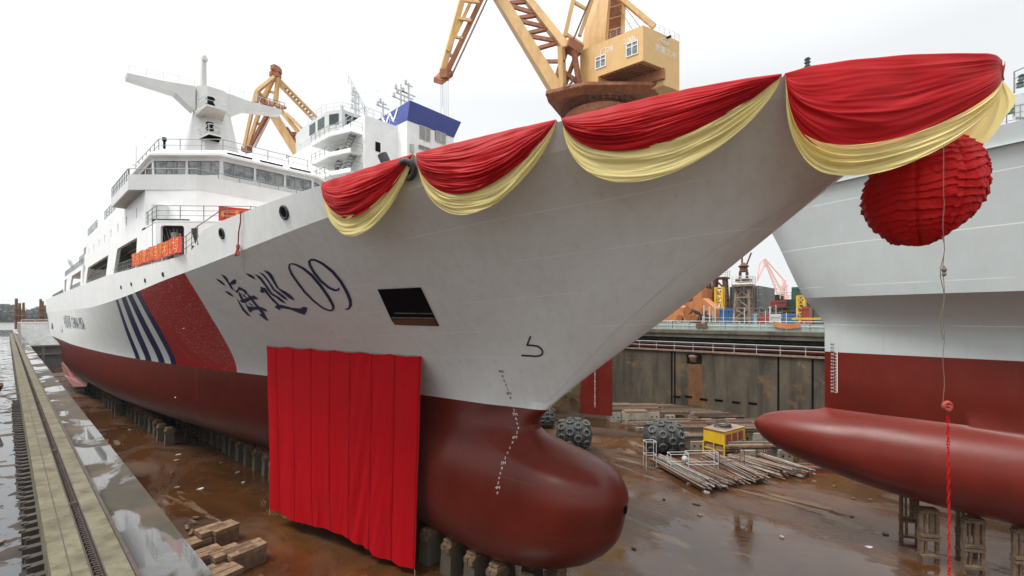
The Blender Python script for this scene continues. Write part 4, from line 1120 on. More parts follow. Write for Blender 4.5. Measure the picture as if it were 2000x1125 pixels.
# wet ground left of the beam, timber sleepers poking from under the beam
mb = MB(); mb.face([(-160, -40, 8.05), (1.5, -40, 8.05), (1.5, 260, 8.05), (-160, 260, 8.05)]); struct(mb.build('wet_ground', 'wet_ground'))
random.seed(21)
proto = None
for k in range(70):
    y = .7 + k * .56 + random.uniform(-.07, .07)
    if proto is None:
        proto = thing('sleeper', 'dark timber stub sticking out from under the concrete beam', 'sleeper', (0, 0, 0), 'timber stubs under the concrete beam', local=True)
        mb = MB(); mb.box((.42, 0, 0), (.34, .20, .26), .1); mb.build('timber', 'wood_dark', proto); mb = MB(); mb.box((.26, 0, .13), (.10, .12, .05)); mb.build('clip', 'wood_dark', proto); r = proto; r.location = (random.uniform(-.05, .02), y, 8.2)
    else: dup(proto, (random.uniform(-.05, .03), y, 8.2), random.uniform(-.1, .1))
for k in range(16):
    y = random.uniform(1.5, 16); x = -random.uniform(.1, 1) * (.3 + y * .10)
    mb = MB(); mb.beam((x, y, 8.09), (x + random.uniform(-.3, .3), y + random.uniform(-.25, .25), 8.10), random.uniform(.05, .12), random.uniform(.02, .1))
    tag(mb.build('scrap_plank', 'wood'), 'dark scrap of timber lying in the puddles left of the concrete beam', 'scrap timber', 'scraps of timber in the puddles')
# rusty clutter on the left quay
for k in range(34):
    y = random.uniform(34, 120); x = -random.uniform(.6, 1.0) * (.4 + y * .015) + .3; h = random.uniform(.4, 2.2)
    mb = MB()
    for q in range(3): mb.beam((x + random.uniform(-.8, .1), y + random.uniform(-1.5, 1.5), 8.05), (x + random.uniform(-.8, .1), y + random.uniform(-1.5, 1.5), 8.05 + h), random.uniform(.08, .2))
    mt_ = random.choice(('rust', 'rust', 'orange', 'steel_grey')); tag(mb.build('steel_scrap', mt_), {'rust': 'brown rusty', 'orange': 'orange painted', 'steel_grey': 'grey steel'}[mt_] + ' scrap heaped on the far left quay beside the beam', 'scrap', 'rusty scrap on the left quay')
root = thing('lattice_post', 'grey post with a lamp bracket at the left edge, behind the scrap', 'post', (-1.7, 80, 8))
mb = MB(); mb.beam((-1.9, 80, 8), (-1.9, 80, 17.4), .5, .5, .35, .35); mb.build('column', 'steel_grey', root); mb = MB(); mb.box((-1.7, 80, 14.2), (1.4, .6, .25)); mb.box((-1.9, 80, 16), (1.0, .5, .2)); mb.build('bracket', 'rust', root)
# dock gate at the far end
root = thing('dock_gate', 'grey floating dock gate closing the far end of the dock', 'dock gate', (16, 176, 0))
mb = MB(); mb.hexa([V(2.5, 169, 5.6), V(62, 169, 5.6), V(62, 182, 5.6), V(2.5, 182, 5.6)], [V(2.5, 176, 11.2), V(62, 176, 11.2), V(62, 182, 11.2), V(2.5, 182, 11.2)]); mb.build('gate_face', 'gate_grey', root)
mb = MB(); mb.bb((2.5, 168, -.5), (62, 182, 5.6)); mb.build('gate_base', 'wall_grey', root)
mb = MB(); 
for x in np.arange(6, 60, 6): mb.bb((x, 167.6, 1), (x + .6, 168, 5.5))
mb.bb((3, 167.4, 5.5), (60, 168.9, 5.9)); mb.bb((3, 167.5, 3.4), (60, 167.98, 3.8)); mb.build('fender_frame', 'steel_grey', root)
mb = MB(); mb.rail([V(2.6, 176.3, 11.2), V(60, 176.3, 11.2)], 1.1, 2.5, .06, 2); mb.build('gate_railing', 'rail_pale', root)
mb = MB(); mb.bb((2.5, 183, 8), (90, 240, 11.3)); tag(mb.build('pontoon', 'rust_pale'), 'long low rusty pontoon beyond the dock gate', 'pontoon')
for i, (u, D, v0, w, lab) in enumerate(((32, 190, 583, 1.1, 'tallest rusty steel pile at the left, beyond the dock gate'), (38.5, 190, 592, 1.0, 'rusty pile just right of the tallest one'), (46, 190, 591, .9, 'short rusty pile, third from the left'), (79.5, 190, 584, 1.0, 'tall rusty pile beside the stern of the patrol ship'), (83, 192, 588, 1.0, 'rusty pile nearest the stern of the patrol ship'))):
    b0 = P(u, 620, D=D); t0 = P(u, v0, D=D); root = thing('steel_pile', lab, 'pile', (b0.x, b0.y, 8), 'steel piles beyond the gate')
    mb = MB(); mb.tube((b0.x, b0.y, 8), t0, w * .5, 8, w * .42); mb.build('shaft', 'rust', root); mb = MB(); mb.box((b0.x, b0.y, 13.6), (2.2, 2.2, .5)); mb.box((b0.x, b0.y, 16.4), (1.6, 1.6, .3)); mb.build('collar', 'crane_rust', root)
# wooded hill on the horizon
random.seed(4)
def wood(name, label, u0, u1, D, hh, n):
    mb = MB()
    for k in range(n):
        u = random.uniform(u0, u1); p = P(u, 618, D=D + random.uniform(-40, 40)); h = hh * (.55 + .35 * math.sin(u * .07 + 1) + .25 * random.random())
        c = V(p.x, p.y, CAMZ - 7 + (h + 6) * random.random() ** .7)
        for q in range(5):
            a = Vector((random.gauss(0, 1), random.gauss(0, 1), random.gauss(0, 1))).normalized(); b_ = a.orthogonal().normalized(); cc = a.cross(b_); s = random.uniform(1.5, 4)
            d = c + V(random.gauss(0, 2.5), random.gauss(0, 2.5), random.gauss(0, 1.6)); mb.face([d + a*s, d + b_*s, d - a*s, d - b_*s]); mb.face([d + cc*s, d + b_*s, d - cc*s, d - b_*s])
    return tag(mb.build(name, 'hill'), label, 'wood', None, 'stuff')
wood('wood', 'distant wooded hill on the horizon past the stern', 0, 95, 620, 12, 900)
mb = MB(); mb.face([(-900, 240, 5.9), (1300, 240, 5.9), (1300, 2400, 5.9), (-900, 2400, 5.9)])
m, nt, b = newmat('river'); b.inputs['Base Color'].default_value = (.12, .12, .10, 1); b.inputs['Roughness'].default_value = .25; bump(nt, b, noise(nt, .3, 5), .4, .3)
struct(mb.build('river', 'river'))
# far dock wall
WX = 62.6
root = thing('dock_wall', 'stained far dock wall with a rusty niche, seen between the two bows', 'dock wall', (WX, 20, 0))
mb = MB(); nY0, nY1 = P(1341, 700, X=WX).y, P(1371, 700, X=WX).y
mb.bb((WX, -70, -1), (WX + 1.2, nY1, 8.4)); mb.bb((WX, nY0, -1), (WX + 1.2, 176, 8.4)); mb.bb((WX, nY1, -1), (WX + 1.2, nY0, 6.75)); mb.bb((WX + 1.203, -70, -1), (WX + 5, 176, 8.38)); mb.bb((WX, nY1+.003, 8.15), (WX + 1.2, nY0-.003, 8.4))
mb.build('wall_face', 'dock_wall', root)
mb = MB()
for u in (1312, 1318, 1520, 1587): y = P(u, 750, X=WX).y; mb.bb((WX - .02, y - .12, 0), (WX + .02, y + .1, 8.3))
mb.build('wall_joint', 'black', root)
mb = MB(); a = P(1354, 700, X=WX + .4); mb.lathe(a - V(0, 0, .5), (0, 0, 1), [(.01, 0), (.5, 0), (.45, .5), (.7, .8), (.5, 1.0), (.01, 1.0)], 12); mb.build('bollard', 'rust_pale', root, smooth=True)
mb = MB(); mb.bb((WX - .006, a.y - 1.4, 1.2), (WX - .001, a.y + .5, 6.7)); mb.build('rust_stain', 'stain', root)
for (u, v) in ((1322, 775), (1345, 775), (1374, 780), (1404, 782), (1438, 786), (1470, 788)):
    p = P(u, v, X=WX); mb = MB(); mb.box((WX - .01, p.y, p.z), (.06, 1.0, .28)); mb.build('wall_slot', 'black', root)
mb = MB(); mb.bb((WX - .25, -70, 8.4), (WX + .15, 176, 8.62)); mb.build('coping', 'rust_pale', root)
mb = MB(); mb.bb((WX + 2.6, -70, 8.38), (WX + 5, 176, 10.4)); mb.build('gallery_back', 'black', root)  # painted black for the shade in the void under the quay
mb = MB(); mb.bb((WX + .2, -70, 10.35), (WX + 30, 176, 11.35)); mb.bb((WX + .05, -70, 10.9), (WX + .2, 176, 11.1)); mb.build('quay_edge', 'quay_stone', root)
for i, (x, z, r, m_) in enumerate(((1.2, 10.0, .20, 'rubber'), (1.7, 9.45, .24, 'steel_grey'), (.9, 9.0, .10, 'brick'), (1.6, 8.8, .12, 'rust'))):
    mb = MB(); mb.tube((WX + x, -40, z), (WX + x, 150, z), r, 8)
    tag(mb.build('service_pipe', m_, smooth=True), ['thick black pipe under the far quay edge', 'grey service pipe below the thick black one on the far wall', 'thin red pipe behind the far gallery railing', 'lowest rusty pipe along the far gallery'][i], 'pipe', 'pipes along the far dock wall')
root = thing('gallery_railing', 'pale handrail along the ledge of the far dock wall', 'railing', (WX, 20, 8.6))
mb = MB(); mb.rail([V(WX, -10, 8.62), V(WX, 110, 8.62)], 1.05, 2.6, .035, 2); mb.build('handrail', 'rail_pale', root)
mb = MB(); mb.bb((WX + 30, -300, 8), (WX + 600, 176, 11.36)); struct(mb.build('far_quay', 'quay'))
# teal barrier on the quay edge
root = thing('quay_barrier', 'pale teal sheet barrier along the far quay edge', 'barrier', (64.4, 20, 11.4))
mb = MB()
for k, y in enumerate(np.arange(-6, 120, 2.4)): mb.bb((64.4, y, 11.42), (64.46, y + 2.3, 12.28 + .06 * ((k * 7) % 3)))
mb.build('sheet_panels', 'teal', root)
mb = MB(); mb.rail([V(64.3, -8, 11.4), V(64.3, 120, 11.4)], 1.15, 2.4, .04, 2); mb.build('barrier_rail', 'rail_pale', root)
mb = MB(); mb.box(P(1370, 636, X=64.2), (.1, 1.5, .6)); tag(mb.build('rusty_plate', 'rust'), 'pair of rusty plates leaning on the teal barrier', 'plate')
# slack orange banner on the barrier
root = thing('banner', 'faded orange banner sagging on the teal barrier of the far quay', 'banner', (64.2, 18, 12))
a, b_ = P(1510, 627, X=64.15), P(1563, 629, X=64.15); g = []
for j in range(5): g.append([a.lerp(b_, i / 20) + V(-.02 * math.sin(i), 0, -.24 * math.sin(math.pi * i / 20) - .16 * j) for i in range(21)])
mb = MB(); mb.grid(g); mb.build('cloth', 'orange', root, smooth=True)
# ================================================================== things on the far quay
def at(u, v, X): return P(u, v, X=X)
def lattice(name, label, u0, u1, vb, vt, X, m_, top=None, taper=.75, n=4, w=.35, cat='tower', group=None, plat=True):
    pb, pb2 = at(u0, vb, X), at(u1, vb, X); zb = 11.36; c = (pb + pb2) / 2; hw = (pb2 - pb).length / 2; zt = at((u0+u1)/2, vt, X).z
    root = thing(name, label, cat, (c.x, c.y, zb), group)
    def co(t, i, j): s = hw * (1 + (taper - 1) * t); return V(c.x + i * s * .8, c.y + j * s, zb + (zt - zb) * t)
    mb = MB()
    for i in (-1, 1):
        for j in (-1, 1): mb.beam(co(0, i, j), co(1, i, j), w)
    mb.build('legs', m_, root)
    mb = MB()
    for k in range(n):
        t0, t1 = k / n, (k + 1) / n
        for (p, q) in (((-1, -1), (-1, 1)), ((-1, 1), (1, 1)), ((1, -1), (-1, -1))):
            mb.beam(co(t0, *p), co(t1, *q), w * .6); mb.beam(co(t0, *q), co(t1, *p), w * .6) if k % 2 else None; mb.beam(co(t1, *p), co(t1, *q), w * .7)
    mb.build('bracing', m_, root)
    if plat:
        s = hw * taper; mb = MB(); mb.box((c.x, c.y, zt + .15), (s * 3, s * 3.1, .3)); mb.build('platform', m_, root)
        mb = MB(); mb.rail([V(c.x - s*1.5, c.y + s*1.5, zt + .3), V(c.x - s*1.5, c.y - s*1.5, zt + .3), V(c.x + s*1.5, c.y - s*1.5, zt + .3)], 1.1, 1.2, .05, 3); mb.build('platform_railing', 'rail_pale', root)
    return root, c, hw, zt
rt, c, hw, zt = lattice('crane_tower', 'weathered timber-coloured lattice tower with a stubby crane head on top', 1436, 1469, 625, 560, 70, 'rust_pale', taper=.72, w=.26)
mb = MB(); mb.box((c.x, c.y, zt + .9), (1.7, 1.7, .5))
for i in (-1, 0, 1):
    for j in (-1, 1): mb.beam((c.x + i * .45, c.y + j * .45, zt + 1.1), (c.x + i * .45, c.y + j * .45, zt + 2.1), .12)
mb.build('head_frame', 'rust', rt)
mb = MB(); mb.lathe((c.x, c.y, zt + 2.05), (0, 0, 1), [(.2, 0), (.6, .1), (.5, .6), (.75, .85), (.15, 1.35)], 7); mb.build('winch_hood', 'crane_dark', rt)
mb = MB(); mb.tube((c.x, c.y + .2, zt + 2.6), (c.x, c.y + .2, zt + 4.4), .13); mb.tube((c.x, c.y - .2, zt + 2.6), (c.x, c.y - 1.0, zt + 4.7), .11); mb.build('stub_jib', 'crane_dark', rt)
lattice('scaffold_tower', 'rusty lattice tower with a wide railed platform, half hidden by the bow', 1392, 1422, 625, 545, 84, 'crane_dark', taper=.62, n=5, w=.45)
lattice('scaffold_tower', 'dark lattice tower just behind the bow edge', 1368, 1386, 625, 548, 88, 'rust', taper=.9, n=5, w=.4)
lattice('yellow_tower', 'yellow lattice ladder tower among the rusty towers', 1399, 1412, 618, 562, 77, 'yellow', taper=1.0, n=5, w=.28, plat=False)
mb = MB(); a, b_ = at(1432, 620, 100), at(1488, 620, 96)
root = thing('workshop', 'dark grey workshop block behind the weathered lattice tower', 'building', a)
def ublock(mb, u0, u1, vt, X, dep, mi=0, vb=None, off=0):
    a, b_ = at(u0, 618, X), at(u1, 618, X); z1 = at((u0+u1)/2, vt, X).z; z0 = 11.36 if vb is None else at((u0+u1)/2, vb, X).z
    mb.bb((X, b_.y, z0), (X + dep, a.y, z1), mi)
    return a, b_, z0, z1
ublock(mb, 1425, 1482, 559, 96, 12); mb.build('block', 'wall_grey', root)
mb = MB()
for u in range(1428, 1482, 7): a = at(u, 600, 95.9); mb.bb((95.75, a.y - .12, 11.4), (95.95, a.y + .12, at(u, 561, 95.9).z))
mb.build('wall_ribs', 'rubber', root)
for k in range(5):
    z = 12.5 + k * 1.2; a, b_ = at(1479, 600, 95), at(1490, 600, 95); mb = MB(); mb.rail([V(95, a.y, z), V(95, b_.y, z)], 1.2, 1.2, .06, 1); mb.build('scaffold_lift', 'steel_grey', root)
def crate(name, label, u0, u1, vt, X, m_, cat, dep=2.4, group=None, ribs=True, vb=None):
    mb = MB(); a, b_, z0, z1 = ublock(mb, u0, u1, vt, X, dep, 0, vb); c = V(X + dep/2, (a.y + b_.y)/2, z0)
    root = thing(name, label, cat, c, group); mb.build('body', m_, root); mb = MB()
    if ribs:
        n = max(2, int((u1 - u0) / 5))
        for k in range(n + 1): y = b_.y + (a.y - b_.y) * k / n; mb.bb((X - .08, y - .06, z0), (X - .002, y + .06, z1 + .05))
        mb.bb((X - .1, b_.y - .05, z1 - .25), (X - .003, a.y + .05, z1 + .12)); mb.build('frame', m_, root)
    return root
crate('tool_container', 'blue open-topped container standing beside the yellow tower', 1406, 1432, 604, 72, 'blue', 'container')
crate('tool_container', 'small pale blue tank right of the weathered lattice tower', 1461, 1478, 614, 70, 'pale_blue', 'tank')
crate('cargo_bin', 'red and cream bin between the pale blue tank and the grey bin', 1480, 1502, 616, 70, 'brick', 'bin')
crate('cargo_bin', 'pale grey bin with ribs, left of the right-hand blue container', 1506, 1525, 615, 70, 'pale_grey', 'bin')
crate('tool_container', 'blue container at the right, above the sagging orange banner', 1529, 1552, 614, 70, 'blue', 'container')
crate('cargo_bin', 'dark red shed panel on the deck behind the bins', 1505, 1533, 588, 90, 'brick', 'shed', vb=601)
crate('green_house', 'green machinery house at the edge of the grey ship', 1547, 1562, 562, 86, 'green', 'cabin', vb=585, dep=4)
mb = MB(); r = thing('barge', 'dark green barge deck lying behind the bins', 'barge', at(1540, 600, 92)); ublock(mb, 1524, 1590, 584, 92, 10); mb.build('barge_hull', 'dark_green', r)
mb = MB(); a, b_ = at(1524, 584, 91.9), at(1590, 584, 91.9); mb.rail([V(91.9, a.y, a.z), V(91.9, b_.y, a.z)], 1.2, 1.5, .07, 2); mb.build('barge_railing', 'rail_pale', r)
mb = MB(); r = thing('fence', 'row of pale posts on the roof line between workshop and pink crane', 'fence', at(1500, 590, 110)); a, b_ = at(1488, 590, 110), at(1530, 590, 110)
for k in range(22): y = a.y + (b_.y - a.y) * k / 21; mb.beam((110, y, 11.4), (110, y, at(1500, 576, 110).z), .35)
mb.bb((110.2, b_.y, 11.4), (110.4, a.y, at(1500, 588, 110).z)); mb.build('posts', 'rust_pale', r)
crate('red_rack', 'red steel frame at the edge of the grey ship, above the yellow plate', 1566, 1580, 600, 74, 'brick', 'rack')
lattice('yellow_stair', 'yellow stair tower touching the edge of the grey ship', 1558, 1572, 622, 578, 80, 'yellow', taper=1.0, n=4, w=.25, plat=False)
mb = MB(); mb.box(at(1578, 624, 68) + V(0, 0, .1), (1.5, 3.5, .25), .2); tag(mb.build('yellow_plate', 'yellow'), 'yellow plate lying on the quay at the edge of the grey ship', 'plate')
# orange machinery
root = thing('orange_machinery', 'big orange crane sections heaped on the far quay behind the bow', 'machinery', at(1350, 625, 74))
def oshape(pts, X, th, name, m_='orange'):
    mb = MB(); f = [at(u, v, X) for u, v in pts]; mb.slab(f, (th, 0, 0)); mb.build(name, m_, root)
oshape([(1355,572),(1372,562),(1370,590),(1350,626),(1300,626),(1290,610),(1334,584)], 78, 5, 'jib_section')
oshape([(1362,626),(1356,600),(1372,582),(1396,602),(1398,626)], 73, 3, 'gusset_plate')
oshape([(1262,626),(1310,592),(1330,600),(1340,626)], 71, 3, 'foot_section')
oshape([(1332,585),(1352,582),(1350,588),(1330,592)], 70.5, .5, 'bracket_arm', 'crane_dark')
oshape([(1346,602),(1392,618),(1396,625),(1370,624)], 72.6, .3, 'dark_strut', 'rubber')
for (u, v, r_) in ((1342, 606, .6), (1326, 621, .5), (1356, 621, .5), (1372, 608, .4)):
    mb = MB(); p = at(u, v, 70.4); mb.tube(p, p + V(1, 0, 0), r_, 12); mb.build('pin_boss', 'crane_rust', root)
for (u, vt, X, lb) in ((1375, 598, 68, 'in front of the orange crane sections, left one'), (1386, 600, 68, 'in front of the orange crane sections, right one'), (1397, 596, 69, 'just left of the blue container'), (1504, 600, 69, 'between the red bin and the ribbed grey bin')):
    mb = MB(); p = at(u, 620, X); mb.tube((p.x, p.y, 11.4), (p.x, p.y, at(u, vt, X).z), .09, 6); mb.box((p.x, p.y, at(u, vt, X).z), (.2, .25, .15))
    tag(mb.build('scaffold_pole', 'rail_pale'), 'thin pale pole ' + lb, 'pole', 'thin upright poles on the far quay')
# ================================================================== cranes
def dpt(u, v, D): return P(u, v, D=D)
def truss(mb, a0, a1, b0, b1, n, w, mi=0):
    for k in range(n):
        p, q = a0.lerp(a1, k/n), b0.lerp(b1, (k+.5)/n); mb.beam(p, q, w, mi=mi); mb.beam(q, a0.lerp(a1, (k+1)/n), w, mi=mi)
def ladder(mb, a, b_, off, n, w=.5, mi=0):
    a, b_, off = Vector(a), Vector(b_), Vector(off)
    mb.beam(a + off, b_ + off, .12, mi=mi); mb.beam(a + off * 1.6, b_ + off * 1.6, .12, mi=mi)
    for k in range(n): p = a.lerp(b_, k / n); mb.beam(p + off, p + off * 1.6, .10, mi=mi)
def crane(name, label, T, D0, house=True):
    """level-luffing double-link jib crane; T maps crane-sheet points to the view, s is its scale"""
    root = thing(name, label, 'crane', T(0, 0, 0)); return root
# --- the big one (house, frame, jib foot, fly jib tip)
root = thing('slewing_crane', 'big yellow slewing crane with a windowed machinery house above the bow', 'crane', P(1180, 618, D=78))
hb = [dpt(1133, 162, 76.8), dpt(1256, 117, 70), dpt(1327, 171, 74.2)]; zb = hb[0].z
def setz(p, z): return V(p.x, p.y, z)
A_, B_, C_ = [setz(p, zb) for p in hb]; D_ = A_ + (C_ - B_); zt = zb + 5.35
C2 = C_; mb = MB()
mb.hexa([A_, B_, C_, D_], [setz(p, zt) for p in (A_, B_, C_, D_)])
mb.build('machinery_house', 'crane_house', root)
mb = MB(); e = .006
q1 = B_.lerp(A_, .12); # skirts and girders under the house
for a, b_ in ((A_.lerp(B_, .02), A_.lerp(B_, .30)),):
    n = (D_ - A_).normalized() * 2.6; mb.hexa([a - V(0,0,2.1), b_ - V(0,0,2.1), b_ + n - V(0,0,2.1), a + n - V(0,0,2.1)], [a - V(0,0,.004), b_ - V(0,0,.004), b_ + n - V(0,0,.004), a + n - V(0,0,.004)])
mb.build('house_skirt', 'crane_house', root); mb = MB()
a, b_ = B_.lerp(C_, .55), C_; n = (A_ - B_).normalized() * 5
mb.hexa([a - V(0,0,2.6), b_ - V(0,0,2.6), b_ + n - V(0,0,2.6), a + n - V(0,0,2.6)], [p - V(0,0,.004) for p in (a, b_, b_ + n, a + n)])
mb.build('house_skirt', 'crane_house', root)
mb = MB()
for k in range(14): p = A_.lerp(B_, .34 + k * .047); mb.beam(p + (D_ - A_) * .03 - V(0,0,.12), p + (D_ - A_) * .8 - V(0,0,.12), .10, .22)
mb.beam(A_.lerp(B_, .2) + (D_-A_)*.55 - V(0,0,1.0), B_ + (C_-B_)*.6 - V(0,0,.9), 1.6, 1.7); mb.build('floor_girders', 'crane_rust', root)
mb = MB(); U_ = [dpt(1066, 191, 76), dpt(1140, 160, 74.6), dpt(1300, 176, 72), dpt(1310, 205, 86), dpt(1090, 220, 88)]
U_ = [setz(p, zb - 2.2) for p in (dpt(1066, 191, 76), dpt(1143, 163, 73), dpt(1290, 163, 73), dpt(1325, 200, 82), dpt(1100, 215, 84))]
mb.hexa(U_, [p + V(0, 0, .5) for p in U_]); mb.hexa([p.lerp(U_[4], .12) - V(0,0,.9) for p in U_], U_[:]); mb.build('slewing_platform', 'crane_rust', root)
mb = MB()
for k in range(9): p = U_[0].lerp(U_[1], k / 9) ; mb.beam(p - V(0, 0, .1), p.lerp(U_[4], .7) - V(0, 0, .1), .12, .35)
mb.build('platform_ribs', 'crane_rust', root)
cc = dpt(1172, 200, 80); cc.z = zb - 4.4; rr = 6.0
mb = MB(); mb.lathe(cc, (0, 0, 1), [(rr - .6, -1.8), (rr, -1.8), (rr + .15, -1.2), (rr + .15, 0), (rr - .5, .2), (4.2, .25), (4.2, 1.9)], 48); mb.build('slewing_ring', 'crane_rust', root, smooth=True, angle=30)
mb = MB(); pts = [cc + V(math.cos(t) * (rr + .7), math.sin(t) * (rr + .7), .1) for t in np.linspace(0, 2 * math.pi, 41)]; mb.rail(pts, 1.1, .95, .045, 3); mb.build('ring_railing', 'crane_dark', root)
mb = MB(); mb.lathe(V(cc.x, cc.y, 24), (0, 0, 1), [(4.5, 0), (3.6, cc.z - 25.7), (rr - .6, cc.z - 25.0)], 24)
for i in (-1, 1):
    for j in (-1, 1): mb.beam(V(cc.x + i * 3, cc.y + j * 3, 25), V(cc.x + i * 8, cc.y + j * 8, 11.4), 1.8, 1.8)
mb.build('portal', 'crane_yellow', root)
# windows, lettering and railings of the house
fl = lambda s, z, o=0: A_.lerp(B_, s) + V(0, 0, z) + (A_ - D_).normalized() * o
fr_ = lambda s, z, o=0: B_.lerp(C_, s) + V(0, 0, z) + (B_ - A_).normalized() * o
for (u0, u1, v0, v1) in ((1164, 1183, 106, 136), (1224, 1246, 79, 112)):
    def sat(u):
        lo, hi = 0, 1
        for _ in range(40):
            m_ = (lo + hi) / 2
            if proj(fl(m_, 1))[0] < u: lo = m_
            else: hi = m_
        return lo
    s0, s1 = sat(u0), sat(u1); sm_ = (s0+s1)/2; pz = lambda v: CAMZ + (618 - v) / 900 * proj(fl(sm_, 1))[2] - zb
    z1, z0_ = pz(v0 + 4), pz(v1 - 4); mb = MB(); mb.face([fl(s0, z0_, .03), fl(s1, z0_, .03), fl(s1, z1, .03), fl(s0, z1, .03)]); w = mb.build('house_window', 'glass', root)
    mb = MB()
    for z in (z0_, z1, z0_ + (z1 - z0_) * .68): mb.beam(fl(s0 - .003, z, .06), fl(s1 + .003, z, .06), .12)
    for s in (s0, s1, sm_): mb.beam(fl(s, z0_, .06), fl(s, z1, .06), .12)
    mb.build('window_frame', 'white', w)
dAB = (B_ - A_).length; dBC = (C_ - B_).length
mb = MB(); text_map(mb, '门28', 1.15, lambda x, y: fl(.44 + x / dAB, 3.35 + y, .02)); mb.build('crane_number', 'mark_white', root)
mb = MB(); text_map(mb, '200t', 1.15, lambda x, y: fl(.80 + x / dAB, 3.55 + y, .02)); mb.build('load_mark', 'mark_white', root)
mb = MB(); text_map(mb, '黄埔文冲', 1.25, lambda x, y: fr_(.60 + x / dBC, 2.35 + y, .02)); mb.build('yard_name', 'mark_white', root)
mb = MB(); 
for t0 in np.linspace(0, 2*math.pi, 25)[:-1]:
    t1 = t0 + 2*math.pi/24; mb.beam(fr_(.58 + .115*math.cos(t0), 4.25 + .42*math.sin(t0), .02), fr_(.58 + .115*math.cos(t1), 4.25 + .42*math.sin(t1), .02), .10)
for k in range(4): mb.beam(fr_(.50 + .05 * k, 4.05, .02), fr_(.52 + .05 * k, 4.45, .02), .12)
mb.build('yard_emblem', 'mark_white', root)
mb = MB(); p = fr_(.62, 4.95, .1); mb.beam(p, p + (B_ - A_).normalized() * .7, .25); mb.build('flood_lamp', 'black', root)
mb = MB(); mb.rail([setz(A_.lerp(B_, .5), zt), setz(B_, zt), setz(C_, zt), setz(D_, zt)], 1.1, 1.1, .035, 3); mb.build('roof_railing', 'rail_pale', root)
# frame tower behind the house (open-sided, rusty inside)
mb = MB()
def qd(l, D): return [dpt(u, v, D + dd) for u, v, dd in l]
mb.hexa(qd([(1133, 112, 0), (1180, 92, -2), (1190, 92, 2), (1140, 112, 4)], 79), qd([(1160, -60, 0), (1195, -75, -2), (1202, -75, 2), (1165, -60, 4)], 79)); mb.build('frame_tower', 'crane_yellow', root)
mb = MB(); mb.hexa(qd([(1184, 85, 0), (1214, 72, 0), (1214, 72, 2), (1184, 85, 2)], 79.6), qd([(1190, -50, 0), (1219, -50, 0), (1219, -50, 2), (1190, -50, 2)], 79.6)); mb.build('frame_recess', 'crane_rust', root)
mb = MB(); mb.beam(dpt(1216, 66, 78.5), dpt(1221, -40, 78.5), .5); mb.beam(dpt(1184, 90, 78.2), dpt(1191, -50, 78.2), .35)
for k in range(6): mb.beam(dpt(1186 + k * .7, 60 - k * 22, 79.2), dpt(1215 + k * .5, 52 - k * 22, 79.2), .14)
mb.build('frame_edges', 'crane_yellow', root)
mb = MB(); mb.beam(dpt(1200, -14, 77), dpt(1278, 52, 75), .75, .75); mb.build('back_stay', 'crane_yellow', root)
mb = MB(); mb.path([dpt(1206, 10, 77), dpt(1238, 62, 76)], .05); mb.path([dpt(1214, 5, 77), dpt(1252, 55, 76)], .05); mb.build('stay_rope', 'steel_grey', root)
# main jib: solid web on the left, braced chord on the right
jl0, jl1 = dpt(1092, 186, 77), dpt(905, -118, 80); jr0, jr1 = dpt(1122, 112, 75), dpt(980, -70, 79)
mb = MB(); mb.beam(jl0, jl1, 1.9, 2.3, 1.5, 1.6, up=FW); mb.build('jib_chord', 'crane_yellow', root)
mb = MB(); jr0 = dpt(1106, 95, 75.5); jr1 = dpt(965, -85, 79); mb.beam(jr0, jr1, 1.3, 1.5, 1.0, 1.0, up=FW); mb.beam(dpt(1096, 92, 75), dpt(1100, 185, 76), .9); mb.build('jib_chord', 'crane_yellow', root)
mb = MB(); truss(mb, jl0.lerp(jl1, .28), jl0.lerp(jl1, .98), jr0, jr1, 7, .55); mb.beam(jr0, jl0.lerp(jl1, .05), .7); mb.beam(dpt(1102, 120, 75), dpt(1068, 120, 77), .5); mb.build('jib_bracing', 'crane_rust', root)
mb = MB(); mb.beam(dpt(1106, 86, 75), dpt(1133, 102, 76), 1.8, 1.5); mb.beam(dpt(1120, 95, 75), dpt(1135, 185, 75.5), .7); mb.beam(dpt(1100, 140, 76), dpt(1138, 168, 76), .6); mb.beam(dpt(1128, 100, 75), dpt(1098, 180, 77), .5); mb.build('luffing_frame', 'crane_rust', root)
mb = MB(); ladder(mb, dpt(1118, 150, 75), dpt(1100, 175, 75), RT * .4, 10); mb.rail([dpt(1100, 178, 74.5), dpt(1118, 170, 74), dpt(1134, 163, 73.5)], 1.2, .8, .05, 3); mb.build('access_ladder', 'rust', root)
mb = MB(); mb.beam(dpt(1122, -10, 76), dpt(1103, 72, 76), .7); mb.beam(dpt(1121, 4, 76), dpt(1152, 22, 76), .45); mb.beam(dpt(1105, 66, 76), dpt(1138, 88, 76), .45); mb.beam(dpt(1163, -20, 75.5), dpt(1132, 70, 75.5), .6); mb.build('luffing_link', 'crane_yellow', root)
mb = MB(); ladder(mb, dpt(1160, -10, 75), dpt(1122, 82, 75), RT * -.25 , 26); mb.build('access_ladder', 'crane_dark', root)
